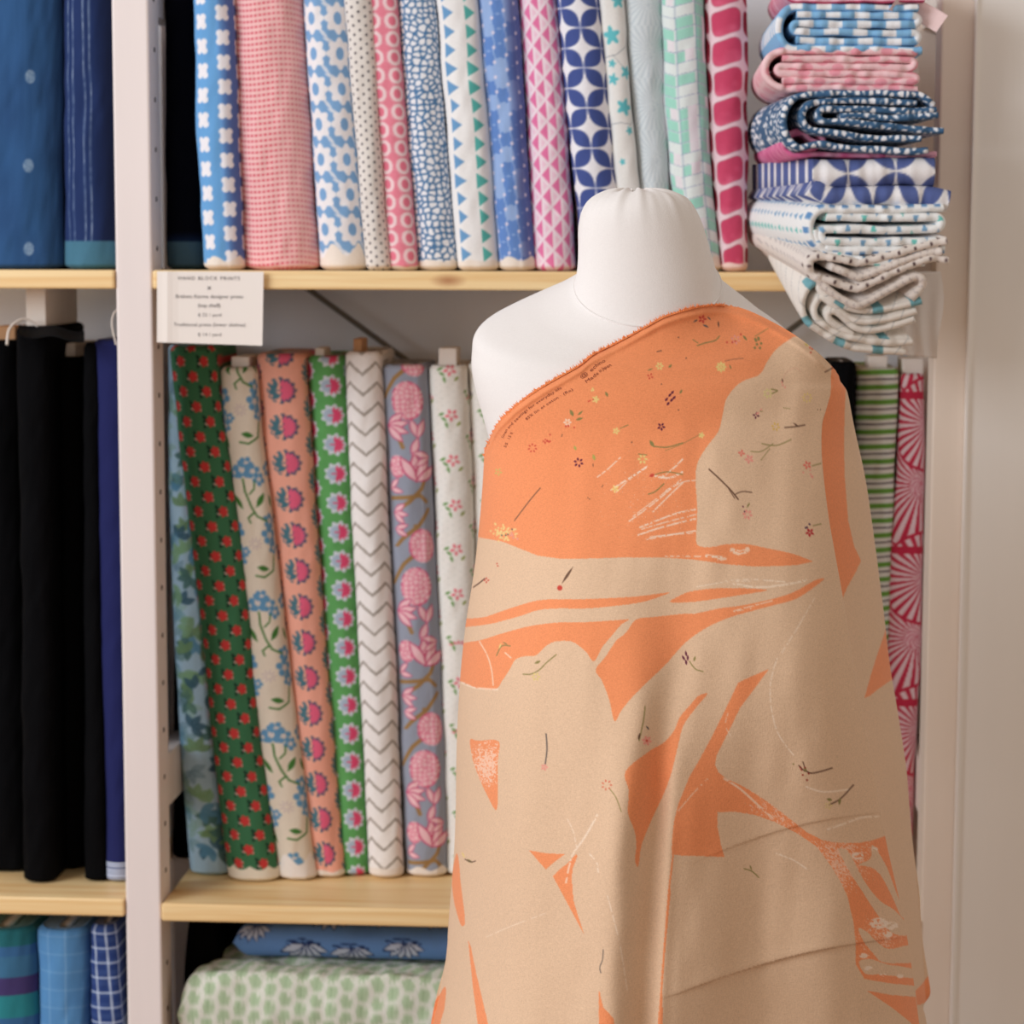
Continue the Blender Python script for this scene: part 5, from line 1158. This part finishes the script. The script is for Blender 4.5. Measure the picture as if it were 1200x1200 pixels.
s = np.linspace(0, 1, ncol); s = s * 0.85 + 0.15 * (0.5 - 0.5 * np.cos(np.pi * s))
top = solve_top(Lf, Rf, s); jag = (vn(s * ncol / 2.0, s * 0, 4) - 0.5) * 2.0 * (s < 0.72)
tt = np.linspace(0, 1, nrow)
PY = (top + jag)[None, :] + (PB - top)[None, :] * tt[:, None]
PX = Lf(PY) + (Rf(PY) - Lf(PY)) * s[None, :]
Ym = Ymain(PX, PY)
co = P(PX, PY, Ym); colr = sampleC(pm, PX, PY)
# return of the fold behind the right edge
ext = []; extc = []
fade = sst(450, 620, PY[:, -1])
for k, (dx, dyy) in enumerate(((0.6, 0.0012), (0.8, 0.003), (0.2, 0.0048), (-2, 0.006), (-8, 0.0075), (-20, 0.010), (-40, 0.014))):
    c = P(PX[:, -1] + dx * (0.3 + 0.7 * fade), PY[:, -1], Ym[:, -1] + dyy * (0.4 + 0.6 * fade)); ext.append(c); extc.append(np.tile(BE, (nrow, 1)))
# wrap round the left side to the back
lx = []; lc = []
for k, q in enumerate(np.linspace(1, 0.06, 14)):
    a_ = (Rf(PY[:, 0]) - Lf(PY[:, 0])) / 2 * 1.0; ph = (1 - q) * np.pi / 2
    x = Lf(PY[:, 0]) + a_ * (1 - np.cos(ph)); yb = Ym[:, 0] + (0.004 if k == 0 else 0) + 0.11 * np.sin(ph) + 0.006 * np.sin(k * 1.9 + PY[:, 0] / 150)
    lx.insert(0, PF(x, PY[:, 0] - 60 * np.sin(ph) * (1 - tt), yb + 0.0)); lc.insert(0, sampleC(pm, x + 4, PY[:, 0]))
full = np.concatenate([np.stack(lx[:-1], 1), co, np.stack(ext, 1)], 1); fcol = np.concatenate([np.stack(lc[:-1], 1), colr, np.stack(extc, 1)], 1)
fast('front_panel', full.reshape(-1, 3) - dorg, gridq(*full.shape[:2]), None, M_linen, drape, fcol)
# under layer on the right, wrapping round the back
XA = lambda y: np.minimum(Rf(y) - 34, 945 + 0 * y)
XA = lambda y: Rf(y) - 40
ncol2, nrow2 = 110, 760
s = np.linspace(0, 1, ncol2) ** 0.9; top = solve_top(XA, R2f, s) + 1.0; tt = np.linspace(0, 1, nrow2)
PY = top[None, :] + (PB - top)[None, :] * tt[:, None]; PX = XA(PY) + (R2f(PY) - XA(PY)) * s[None, :]
l, r = Lf(PY), R2f(PY)
Yu = Yell(PX, PY) + 0.006 + 0.034 * sst(470, 700, PY) + 0.05 * sst(440, 540, PY) * np.clip((PX - XA(PY)) / (R2f(PY) - XA(PY)), 0, 1) ** 1.2 + 0.004 * np.sin(PY / 130) * s + (vn(PX / 30, PY / 120, 9) - 0.5) * 0.006
co = P(PX, PY, Yu); colr = sampleC(pu, PX, PY); rx = []; rc = []
for k, q in enumerate(np.linspace(0, 1, 14)[1:]):
    ph = q * np.pi / 2 * 1.02; a_ = (R2f(PY[:, -1]) - Lf(PY[:, -1])) / 2
    x = R2f(PY[:, -1]) - a_ * (1 - np.cos(ph)); yb = Yu[:, -1] + 0.12 * np.sin(ph) + 0.005 * np.sin(k * 2.1)
    rx.append(PF(x, PY[:, -1] - 30 * np.sin(ph) * (1 - tt), yb)); rc.append(np.tile(BE, (nrow2, 1)))
full = np.concatenate([co, np.stack(rx, 1)], 1); fcol = np.concatenate([colr, np.stack(rc, 1)], 1)
fast('under_layer', full.reshape(-1, 3) - dorg, gridq(*full.shape[:2]), None, M_linen, drape, fcol)
# frayed selvedge
M_fray = cloth_mat('orange_thread', OR, var=0.15)
fv, ff = [], []; L_ = np.concatenate([[0], np.cumsum(np.hypot(*np.diff(tb, axis=0).T))]); a0, a1 = np.interp(566, tb[:, 0], L_), np.interp(850, tb[:, 0], L_)
q = a0
while q < a1:
    x, y = np.interp(q, L_, tb[:, 0]), np.interp(q, L_, tb[:, 1]); x2, y2 = np.interp(q + 3, L_, tb[:, 0]), np.interp(q + 3, L_, tb[:, 1])
    dx, dy = x2 - x, y2 - y; d = math.hypot(dx, dy) + 1e-6; nx, ny = dy / d, -dx / d
    h = random.uniform(0.8, 3.6) * (1.0 if random.random() < 0.75 else 1.35); lean = random.uniform(-2.0, 2.6)
    yb = float(Ymain(np.array(x), np.array(y + 3))); w2 = random.uniform(0.8, 1.7)
    A = P(x - dx / d * w2 - nx * 2, y - dy / d * w2 - ny * 2, yb - 0.0008); B = P(x + dx / d * w2 - nx * 2, y + dy / d * w2 - ny * 2, yb - 0.0008); Cq = P(x - nx * 2, y - ny * 2, yb + 0.0012)
    D = P(x + nx * h + dx / d * lean, y + ny * h + dy / d * lean, yb + random.uniform(-0.001, 0.0006))
    b = len(fv); fv += [A, B, Cq, D]; ff += [(b, b + 1, b + 3), (b + 1, b + 2, b + 3), (b + 2, b, b + 3)]
    q += random.uniform(0.9, 2.2)
fast('frayed_selvedge', np.array(fv) - dorg, None, ff, M_fray, drape, smooth=False)
# lettering printed along the selvedge
def edge_text(body, x_start, off, size, mat, wpx=None, sp=1.0):
    v, f = text_mesh(body, 1.0, sp); v = v - [v[:, 0].min(), 0, 0]
    sc_ = size if wpx is None else wpx / v[:, 0].max()
    q0 = np.interp(x_start, tb[:, 0], L_); Q = q0 + v[:, 0] * sc_
    x, y = np.interp(Q, L_, tb[:, 0]), np.interp(Q, L_, tb[:, 1])
    qs = np.clip(Q, 2, L_[-1]); dx = np.interp(qs + 6, L_, tb[:, 0]) - np.interp(qs - 6, L_, tb[:, 0]); dy = np.interp(qs + 6, L_, tb[:, 1]) - np.interp(qs - 6, L_, tb[:, 1]); d = np.hypot(dx, dy)
    o_ = off - v[:, 1] * size
    px, py = x - dy / d * o_, y + dx / d * o_
    co = P(px, py, Ymain(px, py) - 0.0005) - dorg
    poly_mesh('lettering', co, f, mat, drape)
edge_text('linen and sewings for everyday life', 577, 14.5, 4.6, M_inkbrown, 100, 1.05)
edge_text('@ echino', 673, 15.5, 6.0, M_inkbrown, 36)
edge_text('85% lin et coton \u00b7 (Re)', 602, 22.5, 4.6, M_inkbrown, 70, 1.05)
edge_text('Made in Japan', 675, 23.0, 5.4, M_inkbrown, 38)
edge_text('55  15 %', 573, 21.5, 4.4, M_inkbrown, 24)
